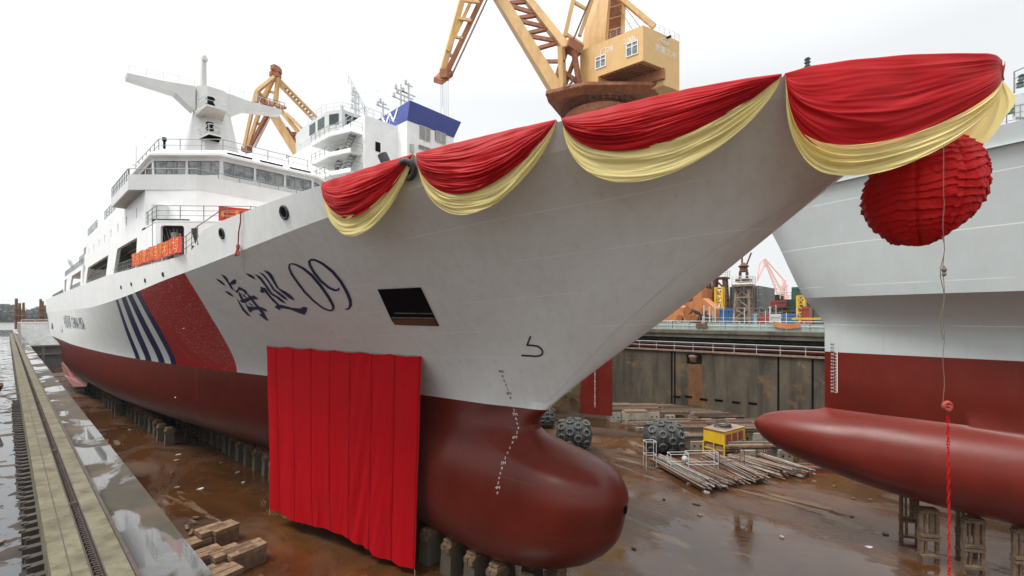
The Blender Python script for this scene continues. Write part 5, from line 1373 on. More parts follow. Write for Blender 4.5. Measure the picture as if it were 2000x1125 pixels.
# fly jib hanging down on the left
f0 = dpt(862, 146, 74); mb = MB()
mb.beam(f0, dpt(905, -10, 76), .9, .9, .9); mb.beam(dpt(905, -10, 76), dpt(925, -112, 78), .9); mb.build('fly_jib_chord', 'crane_yellow', root)
mb = MB(); mb.beam(dpt(870, 148, 74), dpt(944, -10, 76), .8); mb.beam(dpt(944, -10, 76), dpt(962, -70, 78), .8); mb.build('fly_jib_chord', 'crane_rust', root)
mb = MB(); mb.beam(dpt(874, 100, 74), dpt(924, -6, 76), .55); 
for t in (.2, .45, .7, .95): mb.beam(dpt(866 + 42*t, 134 - 140*t, 74.6), dpt(874 + 66*t, 138 - 140*t, 74.6), .4)
mb.build('fly_jib_bracing', 'crane_yellow', root)
mb = MB(); ladder(mb, dpt(878, 146, 73.5), dpt(950, -8, 75.5), RT * .3, 46); mb.build('jib_ladder', 'crane_dark', root)
mb = MB(); hx = [dpt(847, 161, 73), dpt(863, 166, 73), dpt(885, 149, 74), dpt(869, 140, 75)]; mb.slab(hx, (0, 0, .8)); mb.box(dpt(868, 146, 73.6), (1.2, 1.2, 1.4), .6); mb.build('sheave_head', 'crane_rust', root)
for (u, v) in ((861, 240), (867, 232), (871, 236), (875, 228), (864, 210)):
    mb = MB(); mb.path([dpt(u, 156, 73.6), dpt(u + .5, v, 73.6)], .035, 4); mb.build('hoist_rope', 'rail_steel', root)
mb = MB(); mb.beam(dpt(925, -112, 78), dpt(985, -150, 78), 1.2); mb.beam(dpt(962, -70, 78), dpt(985, -150, 78), .8); mb.beam(dpt(985, -150, 78), dpt(1180, -60, 79), 1.0); mb.build('top_link', 'crane_yellow', root)
# --- the second crane farther off
root = thing('slewing_crane', 'farther yellow slewing crane, its whole jib seen between mast and white deckhouse', 'crane', P(640, 618, D=120))
D2 = 118
def b2(mb, u0, v0, u1, v1, w, w2=None, dd0=0, dd1=0, mi=0): mb.beam(dpt(u0, v0, D2 + dd0), dpt(u1, v1, D2 + dd1), w, w, w2 or w, w2 or w, up=FW, mi=mi)
mb = MB(); mb.beam(dpt(608, 340, D2), dpt(522, 205, D2), 2.3, 2.2, 1.8, 1.8, up=FW); mb.build('jib_chord', 'crane_yellow', root)
mb = MB(); b2(mb, 650, 340, 540, 205, 1.1, 1.0, -2, -1); b2(mb, 640, 300, 560, 222, .7, .7, -3, -2); mb.build('jib_chord', 'crane_yellow', root)
mb = MB(); truss(mb, dpt(585, 300, D2), dpt(640, 345, D2), dpt(606, 282, D2 - 2), dpt(655, 345, D2 - 2), 3, .7); b2(mb, 568, 262, 590, 262, .9); b2(mb, 575, 272, 598, 282, .8); b2(mb, 560, 250, 575, 272, .8); mb.build('jib_bracing', 'crane_rust', root)
mb = MB(); b2(mb, 513, 198, 534, 152, .95, .85); b2(mb, 538, 202, 543, 150, .9, .8); b2(mb, 524, 178, 540, 182, .5); b2(mb, 502, 178, 536, 150, .8, .75, -2, -1); b2(mb, 503, 178, 516, 194, .9, .9, -2, 0); mb.build('head_frame', 'crane_yellow', root)
mb = MB(); b2(mb, 476, 290, 500, 182, .6, .7, -2, -2); b2(mb, 482, 292, 516, 190, .7, .8); b2(mb, 502, 178, 500, 200, .9, .9, -2, -2); mb.build('fly_jib', 'crane_yellow', root)
mb = MB(); b2(mb, 487, 290, 530, 208, .7, .8, 0, 0); ladder(mb, dpt(490, 288, D2), dpt(528, 212, D2), RT * .7, 34); b2(mb, 492, 266, 500, 266, .6); b2(mb, 500, 240, 512, 244, .6); mb.build('fly_jib_ladder', 'crane_rust', root)
mb = MB(); mb.box(dpt(482, 292, D2), (1.8, 1.8, 1.2), .5); mb.build('sheave_head', 'crane_rust', root)
mb = MB()
for (u, v) in ((537, 133), (543, 138), (534, 145), (541, 147)): mb.box(dpt(u, v, D2), (1.5, 1.5, 1.1), u * .1)
mb.build('top_sheaves', 'crane_rust', root)
mb = MB(); hx = [dpt(507, 200, D2 - 2), dpt(556, 214, D2 - 2), dpt(560, 212, D2 + 4), dpt(520, 196, D2 + 4)]; mb.slab(hx, (0, 0, .5)); mb.build('head_platform', 'crane_rust', root)
mb = MB(); mb.rail([dpt(507, 199, D2 - 2), dpt(556, 213, D2 - 2)], 1.5, 1.2, .07, 2); mb.build('head_railing', 'crane_dark', root)
# tie beam with lightening holes
ta, tb = dpt(540, 155, D2), dpt(635, 252, D2 + 6); dirn = (tb - ta).normalized(); upn = dirn.cross(FW).normalized(); L_ = (tb - ta).length
mb = MB(); hs = []; 
for k in range(11):
    s = 3 + k * (L_ - 5) / 11; hs.append([(s + .42 * math.cos(t), .42 * math.sin(t)) for t in np.linspace(0, 2*math.pi, 9)[:-1]])
holed(mb, [(0, -.85), (L_, -.95), (L_, .95), (0, .85)], hs, lambda s, z, t: ta + dirn * s + upn * z + FW * t, .9); mb.build('tie_beam', 'crane_yellow', root)
mb = MB(); b2(mb, 600, 338, 660, 332, 2.5, 2.5, 2, 4); mb.hexa([dpt(604, 352, D2+2), dpt(662, 372, D2), dpt(668, 372, D2+8), dpt(610, 352, D2+9)], [dpt(604, 296, D2+2), dpt(662, 300, D2), dpt(668, 300, D2+8), dpt(610, 296, D2+9)]); mb.build('machinery_house', 'crane_house', root)
mb = MB(); mb.rail([dpt(560, 318, D2 - 4), dpt(612, 352, D2 - 4), dpt(640, 368, D2-4)], 2, 1.6, .1, 3); mb.box(dpt(650, 322, D2 - 1), (3, .4, 2), .3); mb.build('access_gallery', 'crane_rust', root)
mb = MB(); p = dpt(636, 380, D2 + 4); mb.tube((p.x, p.y, 11.4), (p.x, p.y, p.z), 4, 16); mb.build('portal', 'crane_yellow', root)
# --- distant crane, its fading by haze put into the pale pink
root = thing('harbour_crane', 'distant pale pink harbour crane standing in the haze', 'crane', P(1540, 618, D=330))
D3 = 330
def b3(mb, u0, v0, u1, v1, w): mb.beam(dpt(u0, v0, D3), dpt(u1, v1, D3), w, up=FW)
mb = MB(); b3(mb, 1494, 510, 1522, 582, .8); b3(mb, 1494, 506, 1532, 578, .7); truss(mb, dpt(1494, 511, D3), dpt(1522, 580, D3), dpt(1496, 510, D3), dpt(1532, 576, D3), 9, .5); mb.build('jib', 'hazed_steel', root)
mb = MB(); b3(mb, 1493, 505, 1484, 514, .8); b3(mb, 1484, 514, 1478, 549, .6); b3(mb, 1493, 518, 1478, 549, .8); b3(mb, 1493, 505, 1494, 522, .9); mb.build('fly_jib', 'hazed_steel', root)
mb = MB(); b3(mb, 1494, 505, 1531, 547, .7); mb.build('tie_rope', 'hazed_steel', root)
mb = MB(); b3(mb, 1531, 547, 1536, 580, 1.8); b3(mb, 1531, 547, 1524, 580, 1.3); b3(mb, 1526, 560, 1538, 558, 1.5); b3(mb, 1522, 580, 1540, 580, 2); b3(mb, 1531, 580, 1531, 606, 3); truss(mb, dpt(1524, 580, D3), dpt(1530, 550, D3), dpt(1538, 580, D3), dpt(1533, 550, D3), 4, .8); mb.build('crane_body', 'hazed_steel', root)

# clutter of the yard behind the barrier: racks, drums, plates and pipes
random.seed(77)
CL = [('steel_rack', 'dark steel rack behind the orange crane sections', 1340, 612, 80, 'crane_dark'), ('steel_rack', 'rusty rack right of the orange crane sections', 1400, 606, 79, 'rust'), ('steel_rack', 'grey rack standing under the workshop wall', 1476, 600, 84, 'steel_grey'),
      ('steel_rack', 'dark rack below the dark red shed panel', 1515, 604, 86, 'crane_dark'), ('steel_rack', 'dark green rack left of the green machinery house', 1540, 598, 84, 'dark_green'), ('steel_rack', 'low rusty rack beside the yellow stair tower', 1553, 606, 82, 'rust'), ('steel_rack', 'low grey rack between the two blue containers', 1492, 608, 76, 'steel_grey'), ('steel_rack', 'tall dark rack half behind the bow, left of the yellow tower', 1380, 590, 90, 'crane_dark')]
for nm_, lab, u, vt, X, m_ in CL:
    p = at(u, 620, X); zt_ = at(u, vt, X).z; root = thing(nm_, lab, 'rack', (p.x, p.y, 11.4)); w_ = random.uniform(1.6, 2.6); mb = MB()
    for i in range(4):
        for j in (0, 1): mb.beam((p.x + j * 1.2, p.y + (i - 1.5) * w_ / 1.5, 11.4), (p.x + j * 1.2, p.y + (i - 1.5) * w_ / 1.5, zt_), .12)
    mb.build('uprights', m_, root); mb = MB()
    for k in range(4):
        z = 11.7 + (zt_ - 11.9) * k / 3; mb.box((p.x + .6, p.y, z), (1.4, w_ * 2.1, .1))
    mb.build('shelves', m_, root); mb = MB()
    for k in range(9): mb.box((p.x + random.uniform(.1, 1), p.y + random.uniform(-1, 1) * w_, 11.7 + (zt_ - 11.9) * random.randrange(3) / 3 + .25), (random.uniform(.3, .9), random.uniform(.3, 1.2), random.uniform(.2, .5)), random.uniform(0, 3))
    mb.build('stored_parts', random.choice(['rust', 'rust_pale', 'crane_dark']), root)
for k in range(10):
    u = 1372 + k * 20.5; p = at(u, 622, 67.5); mb = MB(); mb.tube((p.x, p.y, 11.4), (p.x, p.y, 11.4 + 1.9 + (k * 37 % 5) * .35), .045, 5); mb.tube((p.x, p.y, 13.0), (p.x, p.y - 2.6, 13.0), .035, 5)
    tag(mb.build('rail_post', 'rail_pale'), 'thin scaffold post with a crossbar just behind the teal barrier', 'post', 'scaffold posts behind the teal barrier')
# ================================================================== the grey ship on the right (bow towards +Y)
X2 = 34.0
st2 = pchip([2.9, 3.3, 3.8, 4.6, 5.4, 6.1, 6.7, 7.1, 7.35, 7.6, 12.5, 14.4, 18.7, 22], [-1, 2.4, 4.6, 7.2, 8.5, 8.85, 8.3, 7.1, 5.6, 4.9, 4.9, 6.0, 7.8, 9.6])
kn2 = pchip([0, 1, 4, 9, 15, 30, 60], [0, .7, 1.9, 3.2, 4.6, 8, 10]); wl2 = pchip([0, 1, 8, 15, 30, 60], [0, .22, .95, 2.2, 6, 9.5])
dk2 = pchip([0, 1, 5, 12, 20, 40, 60], [0, .75, 2.45, 4.5, 6.4, 10.0, 11])
def b_two(Y, z):
    d = max(0, st2(z) - Y)
    if z <= 7.6:
        e = min(1, d / 5.5); h = (z - 5.2) / 2.35
        w = 2.15 * math.sqrt(max(0.0, 1 - h * h)) if abs(h) < 1 else 0
        nose = w * math.sqrt(max(0, 1 - (1 - e) ** 2)) * (1 + .012 * max(0, d - 6))
        dd = max(0, 4.9 - Y); body = wl2(dd) * (.8 + .2 * min(1, z / 7.6)) * (1 if z > 4 else max(.2, (z - 2.5) / 1.5)); k = .5 * min(1, d / 3)
        return .5 * (nose + body + math.sqrt((nose - body) ** 2 + k * k)) - .2 * k
    wl = wl2(d) + .18 * math.sqrt(min(1, d / .5)); kn = kn2(d) + .2 * math.sqrt(min(1, d / .5))
    if z <= 12.0: return wl
    if z <= 14.35: t = (z - 12.0) / 2.35; return wl + (kn - wl) * t ** 1.9
    return kn + (dk2(d) + .2 - kn) * min(1.2, (z - 14.35) / 7.2) ** 1.1
cols2 = np.concatenate([np.linspace(0, 1, 40)[:-1] ** 2 * .12, np.linspace(.12, 1, 60)])
def row2(z):
    y0 = st2(z); return [(b_two(y0 + (-55 - y0) * c, z) if c > 0 else 0, y0 + (-55 - y0) * c, z) for c in cols2]
ship2 = thing('grey_ship', 'grey ship with a long red bulbous bow at the right edge', 'ship', (X2, 0, 0))
def mir2(mb, rws, s0, s1):
    n = len(rws)
    for sgn in (-1, 1):
        g = [[V(X2 + sgn * b, Y, z) for b, Y, z in r] for r in rws]; uv = [[(Y / 10, s0 + (s1 - s0) * i / (n - 1)) for b, Y, z in r] for i, r in enumerate(rws)]
        if sgn < 0: g = [r[::-1] for r in g]; uv = [r[::-1] for r in uv]
        mb.grid(g, 0, uv)
mb = MB(); rws = [row2(z) for z in [2.9, 2.95, 3.1] + list(np.linspace(3.3, 7.6, 30)) + [8.5, 9.5, 10.3, 11.05]]; mir2(mb, rws, 0, 1)
mb.face([V(X2 - b, Y, z) for b, Y, z in rws[0]] + [V(X2 + b, Y, z) for b, Y, z in rws[0][::-1]]); bot2 = mb.build('underwater_hull', 'antifoul_old', ship2, smooth=True, angle=50)
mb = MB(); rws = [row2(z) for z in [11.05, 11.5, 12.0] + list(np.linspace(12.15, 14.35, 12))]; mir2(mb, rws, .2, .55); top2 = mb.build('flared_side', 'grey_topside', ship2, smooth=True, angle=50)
mb = MB(); rws = [row2(z) for z in np.linspace(14.35, 21.6, 14)]; mir2(mb, rws, .55, 1.4)
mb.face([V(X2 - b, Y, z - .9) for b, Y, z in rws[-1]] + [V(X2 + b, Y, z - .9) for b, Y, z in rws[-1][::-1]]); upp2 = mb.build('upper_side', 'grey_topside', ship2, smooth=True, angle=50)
_bm = bmesh.new(); [_bm.from_mesh(o.data) for o in (bot2, top2, upp2)]; HULL2 = BVHTree.FromBMesh(_bm)
# draught scale
def oh2(u, v, off=.02): return on_hull(u, v, off, HULL2)
decal(stroke([(1635.5, 669), (1635.5, 766)], 1.5) + [q for k in range(33) for q in stroke([(1630.5 if k % 2 == 0 else 1632.5, 670 + k * 3), (1636, 670 + k * 3)], 1.0)], 'draught_scale', 'mark_white', ship2, .02, 6, HULL2)
for k in range(15):
    val = 84 - 2 * k; v = 674 + k * 6.55; mb = MB()
    text_map(mb, str(val), 7.2, lambda x, y: oh2(1626 + x * .95, v - y * .72)); mb.build('draught_mark', 'mark_white' if k > 2 else 'mark_black', ship2)
# deck gear seen above the edge
mb = MB(); pl = lambda u, v: P(u, v, D=21.5)
mb.rail([pl(1981, 182), pl(2030, 160)], 1.0, .6, .03, 3); mb.rail([pl(1966, 244), pl(1981, 226)], .6, .5, .025, 1); mb.rail([pl(1945, 268), pl(2040, 250)], 1.3, 1.2, .02, 4); mb.build('deck_railing', 'rail_steel', ship2)
mb = MB(); mb.hexa([pl(1977, 232), pl(2040, 236), P(2040, 236, D=24), P(1977, 232, D=24)], [pl(1978, 186), pl(2040, 172), P(2040, 172, D=24), P(1978, 186, D=24)]); mb.hexa([pl(1984, 262), pl(2040, 255), P(2040, 255, D=23), P(1984, 262, D=23)], [pl(1984, 228), pl(2040, 228), P(2040, 228, D=23), P(1984, 228, D=23)]); mb.build('forecastle_house', 'pale_grey', ship2)
mb = MB()
for (u, v) in ((1971, 202), (1972, 216), (1971, 249), (1996, 150), (1993, 164)): c = pl(u, v); mb.lathe(c - V(0, 0, .14), (0, 0, 1), [(.01, 0), (.16, 0), (.1, .12), (.16, .2), (.01, .28)], 8)
mb.build('winch', 'green', ship2)
mb = MB(); c = P(1577, 140, D=30); mb.tube(c, c + V(0, 0, .9), .12); mb.lathe(c + V(0, 0, .3), (0, 0, 1), [(.05, 0), (.2, .05), (.05, .15), (.2, .3), (.05, .4), (.2, .5), (.02, .6)], 8)
mb.tube(P(1577, 145, D=30) - V(0, 0, 0), V(c.x, c.y, 21.4), .1, 6); c_l = mb.build('masthead_lamp', 'green', ship2)
# timber trestles under its keel
tp = thing('trestle', 'tall timber and steel trestle under the keel of the grey ship', 'trestle', (0, 0, 0), 'trestles under the grey ship', local=True)
for s in (-1, 1):
    mb = MB(); mb.box((0, s * .55, 1.4), (.22, .2, 2.8)); mb.build('post', 'wood', tp)
mb = MB()
for z in (.35, 1.25, 1.45, 2.72): mb = MB(); mb.box((0, 0, z), (.5, 1.25, .14)); mb.build('cross_beam', 'wood', tp)
mb = MB(); mb.box((0, .18, .8), (.15, .15, .8)); mb.box((0, -.2, 2.1), (.15, .3, 1.2)); mb.box((0, .22, 2.1), (.12, .12, 1.2)); mb.build('strut', 'wood', tp)
mb = MB(); mb.box((0, 0, 2.86), (.6, 1.0, .1)); mb.build('cap', 'rust', tp)
tps = [(33.4, .15), (33.4, -1.55), (33.4, -3.3), (35.6, 1.0), (35.6, -1.4), (33.4, -5.2), (35.6, -4)]
TL = ['leftmost trestle under the grey ship, nearest its bulb', 'middle trestle under the grey ship, right of the red cracker string', 'right-hand trestle under the grey ship, cut by the picture edge']
tp.scale = (.75, .72, 1); tp.location = (*tps[0], 0); tp['label'] = TL[0]; tp.rotation_euler = (0, 0, .55)
for i, q in enumerate(tps[1:]): dup(tp, (*q, 0), .5, TL[i + 1] if i < 2 else 'dim trestle standing back in the shade under the grey ship')
# ================================================================== white ship beyond with rudder and blue funnel
ship3 = thing('white_ship', 'white ship beyond with a blue-topped funnel, stair galleries and a red rudder', 'ship', (43, 60, 0))
def hx3(mb, x0, x1, y0, y1, z0, z1, mi=0): mb.bb((x0, y0, z0), (x1, y1, z1), mi)
mb = MB(); g = []
for z, ys, hb_ in ((3, 50, 4), (5, 44, 7), (9, 38, 8.2), (14, 35, 8.8), (18, 34, 9)): g.append([V(43 - hb_ * min(1, .6 + (y - ys) / 30), y, z) for y in np.linspace(ys, 160, 12)])
mb.grid(g); g2 = [[V(86 - p.x, p.y, p.z) for p in r] for r in g]; mb.grid([r[::-1] for r in g2])
for i in range(len(g) - 1): mb.face([g[i][0], g2[i][0], g2[i+1][0], g[i+1][0]])
mb.face([g[-1][0], g2[-1][0], g2[-1][-1], g[-1][-1]]); mb.face([g[0][0], g2[0][0], g2[0][-1], g[0][-1]]); mb.build('hull', 'antifoul_old', ship3)
rb = [P(1133, 806, D=50.5), P(1196, 813, D=49), P(1196, 690, D=49), P(1136, 690, D=50.5)]
rud = MB(); rud.slab([setz(rb[0], rb[1].z), rb[1], rb[2], setz(rb[3], rb[2].z)], (.35, .35, 0)); rudder = rud.build('rudder', 'antifoul_old', ship3)
mb = MB()
for k in range(28): mb.box(P(1162, 716 + k * 2.9, D=49.6), (.02, .16 if k % 5 else .34, .09), YAW*0 + R(-42))
mb.build('draught_scale', 'mark_white', rudder)
mb = MB(); c = P(1112, 770, D=50.5)
for k in range(4):
    a = k * math.pi / 2 + .5; d = RT * math.cos(a) + V(0, 0, math.sin(a)); e_ = d.cross(FW); mb.slab([c + d * .3 - e_ * .2, c + d * 1.6 - e_ * .7, c + d * 2.2, c + d * 1.6 + e_ * .6, c + d * .3 + e_ * .2], FW * .12)
mb.tube(c - FW * .5, c + FW * 1.5, .4, 10); mb.build('propeller', 'bronze', ship3)
# accommodation block: aft face across the ship at Y = 52
YA = 52.0
def pa(u, v, Y=YA): return P(u, v, Y=Y)
def afaceblock(mb, u0, u1, vt, vb, Y0, Y1, mi=0, zt_=None):
    a, b_ = pa(u0, 400, Y0), pa(u1, 400, Y0); zt_ = zt_ or pa(u0, vt, Y0).z; zb_ = pa(u0, vb, Y0).z if vb else 18.0; mb.bb((a.x, Y0, zb_), (b_.x, Y1, zt_), mi); return a.x, b_.x, zb_, zt_
mb = MB(); hx0, hx1, _, hzt = afaceblock(mb, 712, 782, 224, None, YA, YA + 26); mb.build('accommodation', 'white', ship3)
mb = MB(); fx0, fx1, _, fz = afaceblock(mb, 795, 886, 232, None, YA - 2.2, YA + 6); mb.build('funnel', 'white', ship3)
mb = MB(); z0_ = fz - .0; hN = 2.9
mb.hexa([V(fx0 - .02, YA - 2.25, z0_ - .2), V(fx1 + .02, YA - 2.25, z0_ - .2), V(fx1 + .02, YA + 9, z0_ - .2), V(fx0 - .02, YA + 9, z0_ - .2)], [V(fx0 - .1, YA - 3.0, z0_ + 2.1), V(fx1 + .7, YA - 3.0, z0_ + 2.0), V(fx1 + .7, YA + 8, z0_ + 1.7), V(fx0 - .1, YA + 8, z0_ + 1.7)])
cap = mb.build('funnel_cap', 'funnel_blue', ship3)
mb = MB(); text_map(mb, 'W', 2.6, lambda x, y: V(fx0 - .14, YA + 1.6 - x * 1.5, z0_ + .35 + y * .85)); mb.build('funnel_letter', 'mark_white', cap)
for (u0, u1, v0, v1) in ((820, 840, 245, 276), (850, 870, 255, 281), (818, 840, 283, 296), (801, 808, 281, 298)):
    a, b_ = pa(u0, v0, YA - 2.25), pa(u1, v1, YA - 2.25); mb = MB(); mb.bb((a.x, YA - 2.3, b_.z), (b_.x, YA - 2.2, a.z)); w = mb.build('louvre', 'steel_grey', ship3)
    mb = MB(); n_ = 8
    for k in range(n_ + 1): mb.bb((a.x, YA - 2.38, b_.z + (a.z - b_.z) * k / n_ - .04), (b_.x, YA - 2.31, b_.z + (a.z - b_.z) * k / n_ + .04))
    mb.bb(((a.x + b_.x)/2 - .05, YA - 2.4, b_.z), ((a.x + b_.x)/2 + .05, YA - 2.3, a.z)); mb.build('louvre_slats', 'rail_pale', w)
a = pa(738, 287); mb = MB(); mb.bb((a.x - .35, YA - .05, a.z - .6), (a.x + .35, YA + .02, a.z + .6)); mb.build('porthole', 'black', ship3)
# stair galleries on the port quarter
for i, (vt_, u0_, wing) in enumerate(((270, 660, 1), (309, 656, 0), (346, 660, 0))):
    a = pa(716, vt_, YA + 1); z = a.z; x0 = pa(u0_, vt_, YA + 8).x
    mb = MB(); f = [V(hx0, YA + .5, z), V(hx0, YA + 9, z), V(hx0 - 2.6, YA + 9, z), V(hx0 - 2.6, YA + 4, z), V(hx0 - 1.6, YA + .5, z)]
    mb.slab(f, (0, 0, .12), 1); wallstrip(mb, [(p.x, p.y) for p in f[2:]], z + .12, z + .55, .08); mb.build('gallery', ['white', 'pale_grey'], ship3)
    mb = MB(); mb.rail([p + V(0, 0, .5) for p in f[2:]] + [f[0] + V(0, 0, .5)], .9, 1.2, .04, 2); mb.build('gallery_railing', 'rail_steel', ship3)
    mb = MB(); s0, s1 = V(hx0 - .9, YA + 1.0, z + .1), V(hx0 - .9, YA + 5.2, z - 3.2)
    mb.beam(s0 - V(.35,0,0), s1 - V(.35,0,0), .08, .25); mb.beam(s0 + V(.35,0,0), s1 + V(.35,0,0), .08, .25)
    for k in range(12): p = s0.lerp(s1, k / 12); mb.box(p, (.7, .25, .05))
    mb.build('stair', 'steel_grey', ship3)
    mb = MB(); mb.bb((hx0 - .04, YA + 6.5, z + .2), (hx0 + .01, YA + 7.6, z + 2.4)); mb.build('gallery_door', 'dark_room', ship3)
# bridge with wing
z_b = pa(716, 276, YA + 1).z
bx0 = P(593, 262, Y=75).x; bx1 = hx0 + 4
bp = [V(bx0 + .6, 63.5, 0), V(bx0 + 4.6, 63.5, 0), V(bx1, 66, 0), V(bx1, 78, 0), V(bx0, 78, 0), V(bx0 - .6, 72, 0), V(bx0 - .6, 66, 0)]
b0z, b1z = P(600, 286, Y=72).z, P(600, 240, Y=72).z
f2 = lambda z: [V(p.x, p.y, z) for p in bp]
mb = MB(); mb.hexa(f2(b0z), f2(b1z)); mb.hexa([L3(p, V(bx1, 72, p.z), .35) - V(0, 0, 3.0) for p in f2(b0z)], [p - V(0, 0, .003) for p in f2(b0z)]); mb.build('bridge', 'pale_grey', ship3)
mb = MB(); h_ = b1z - b0z; zz0, zz1 = b0z + h_ * .42, b0z + h_ * .86
P1, P2 = f2(0)[0], f2(0)[1]; P6 = f2(0)[6]
for (p, q, s0, s1) in ((P1, P2, .12, .92), (P6, P1, .2, .8), (f2(0)[5], P6, .08, .42), (f2(0)[5], P6, .55, .92)):
    n = (q - p).normalized(); nn = V(n.y, -n.x, 0) * .03; mb = MB(); s_, e__ = p.lerp(q, s0) + nn, p.lerp(q, s1) + nn; mb.face([setz(s_, zz0), setz(e__, zz0), setz(e__, zz1), setz(s_, zz1)]); mb.build('bridge_window', 'glass_dark', ship3)
mb = MB(); mb.rail([setz(f2(0)[5], b1z), setz(P6, b1z), setz(P1, b1z), setz(P2, b1z), V(hx0, YA + 4, b1z)], 1.1, 1.4, .04, 2); mb.build('bridge_railing', 'rail_pale', ship3)
mb = MB(); c = P(625, 240, Y=70); mb.lathe(V(c.x + 2, 70, b1z), (0, 0, 1), [(.5, 0), (.9, .3), (.8, 1), (.01, 1.4)], 12); mb.build('radome', 'white', ship3, smooth=True)
def mastlet(u, vb, vt, Y, w, bars, name='signal_mast'):
    mb = MB(); b_, t_ = P(u, vb, Y=Y), P(u, vt, Y=Y); mb.beam(b_, setz(b_, t_.z), w)
    for (f_, s) in bars: z = b_.z + (t_.z - b_.z) * f_; mb.box((b_.x, b_.y, z), (s, .15, .15)); mb.box((b_.x - s * .4, b_.y, z + .3), (.3, .3, .5))
    mb.build(name, 'pale_grey', ship3)
mastlet(694, 228, 178, 62, .25, ((.3, 1.4), (.55, 1.2), (.8, 1.2), (.95, .9))); mastlet(700, 230, 182, 62, .12, ())
mastlet(748, 226, 198, 60, .18, ((.6, 2.2), (.85, 1.2))); mastlet(783, 214, 165, 58, .2, ((.4, 3), (.75, 2.2))); mastlet(798, 205, 162, 58, .2, ((.5, 2.4), (.9, 1.4))); mastlet(790, 210, 185, 58, .12, ((.9, 3),)); mastlet(672, 232, 214, 64, .1, ((.9, .8),))
mb = MB(); mb.rail([V(hx0, YA, hzt), V(fx0, YA, hzt)], 1, 1.3, .04, 2); mb.rail([V(hx0, YA, hzt), V(hx0, YA + 20, hzt)], 1, 1.5, .04, 2); mb.build('roof_railing', 'rail_pale', ship3)
# ================================================================== things on the dock floor
# keel blocks under the patrol ship
random.seed(9)
kb = thing('keel_block', 'concrete keel block with timber cap standing under the patrol ship', 'keel block', (0, 0, 0), 'keel blocks under the patrol ship', local=True)
mb = MB(); mb.hexa([V(-.42, -.42, 0), V(.42, -.42, 0), V(.42, .42, 0), V(-.42, .42, 0)], [V(-.36, -.36, 1.25), V(.36, -.36, 1.25), V(.36, .36, 1.25), V(-.36, .36, 1.25)]); mb.build('concrete_base', 'concrete_block', kb)
mb = MB(); mb.box((0, -.18, 1.37), (.95, .30, .24), .03); mb.box((.02, .18, 1.37), (.9, .28, .24), -.04); mb.build('timber_cap', 'wood', kb)
mb = MB(); mb.box((0, 0, 1.54), (.7, .62, .1), .1); mb.box((.02, 0, 1.64), (.5, .7, .1), -.1); mb.box((0, .02, 1.74), (.6, .5, .1), .2); mb.build('wedges', 'wood_top', kb)
spots = []
for i in range(34): spots.append((15.35 - .0 * i, 13.2 + i * 1.75, 1.0))
for i in range(30): spots.append((14.6 if i > 8 else 16.4, 21 + i * 2.0, 1.0))
for i in range(18): spots.append((17.0, 12.8 + i * 1.6, 1.0))
for i in range(24): spots.append((10.2 if i > 8 else 11.2, 58 + i * 2.6, 1.0))
kb.location = (*spots[0][:2], 0)
KL = 'concrete keel block with timber cap in the outer row under the patrol ship'
kb['label'] = KL
for i_, (x, y, s) in enumerate(spots[1:]): dup(kb, (x + random.uniform(-.12, .12), y + random.uniform(-.15, .15), 0), random.uniform(-.12, .12), KL if i_ < 33 else 'concrete keel block in the shaded rows farther under the patrol ship')
# wood-topped blocks stacked at the lower left, against the dock side
wb = thing('timber_block', 'x', 'timber block', (0, 0, 0), 'timber-topped blocks at the lower left', local=True)
mb = MB(); mb.bb((-.45, -.33, 0), (.45, .33, .75)); mb.build('base', 'wood', wb)
mb = MB(); mb.bb((-.47, -.35, .753), (.47, -.02, .98)); mb.bb((-.47, .02, .753), (.47, .35, .98)); mb.build('top_planks', 'wood_top', wb)
mb = MB(); mb.box((-.46, .12, .55), (.08, .1, .12)); mb.box((.46, -.1, .3), (.08, .1, .12)); mb.build('cleat', 'rust', wb)
TB = [(412, 1028, 'timber-topped block at the back left of the lower-left stack'), (436, 1024, 'timber-topped block at the back right of the lower-left stack'), (380, 1040, 'low split block half broken, leftmost of the lower-left stack'), (402, 1074, 'narrow timber block in the second row of the lower-left stack'),
      (440, 1072, 'timber-topped block in the middle of the lower-left stack'), (470, 1070, 'timber-topped block right of the middle of the lower-left stack'), (488, 1062, 'rightmost block of the lower-left stack'), (437, 1112, 'front block of the lower-left stack, cut by the bottom edge'), (415, 1095, 'dark lying timber in the lower-left stack')]
for i, (u, v, lab) in enumerate(TB):
    p = P(u, v + 2, Z=.98); loc = (p.x, p.y, 0 if i not in (2, 8) else -.35)
    if i == 0: wb.location = loc; wb['label'] = lab; wb.rotation_euler = (0, 0, .12); wb.scale = (1.45, 1.45, 1)
    else: dup(wb, loc, random.uniform(.02, .3), lab)
for k in range(5):
    p = P(random.uniform(350, 395), random.uniform(1010, 1050), Z=.1); mb = MB(); mb.beam(p, p + V(random.uniform(-.6, .6), random.uniform(-.6, .6), .1), .15, .08)
    tag(mb.build('broken_plank', 'wood'), 'broken plank lying by the lower-left timber stack', 'plank', 'broken planks by the lower-left stack')
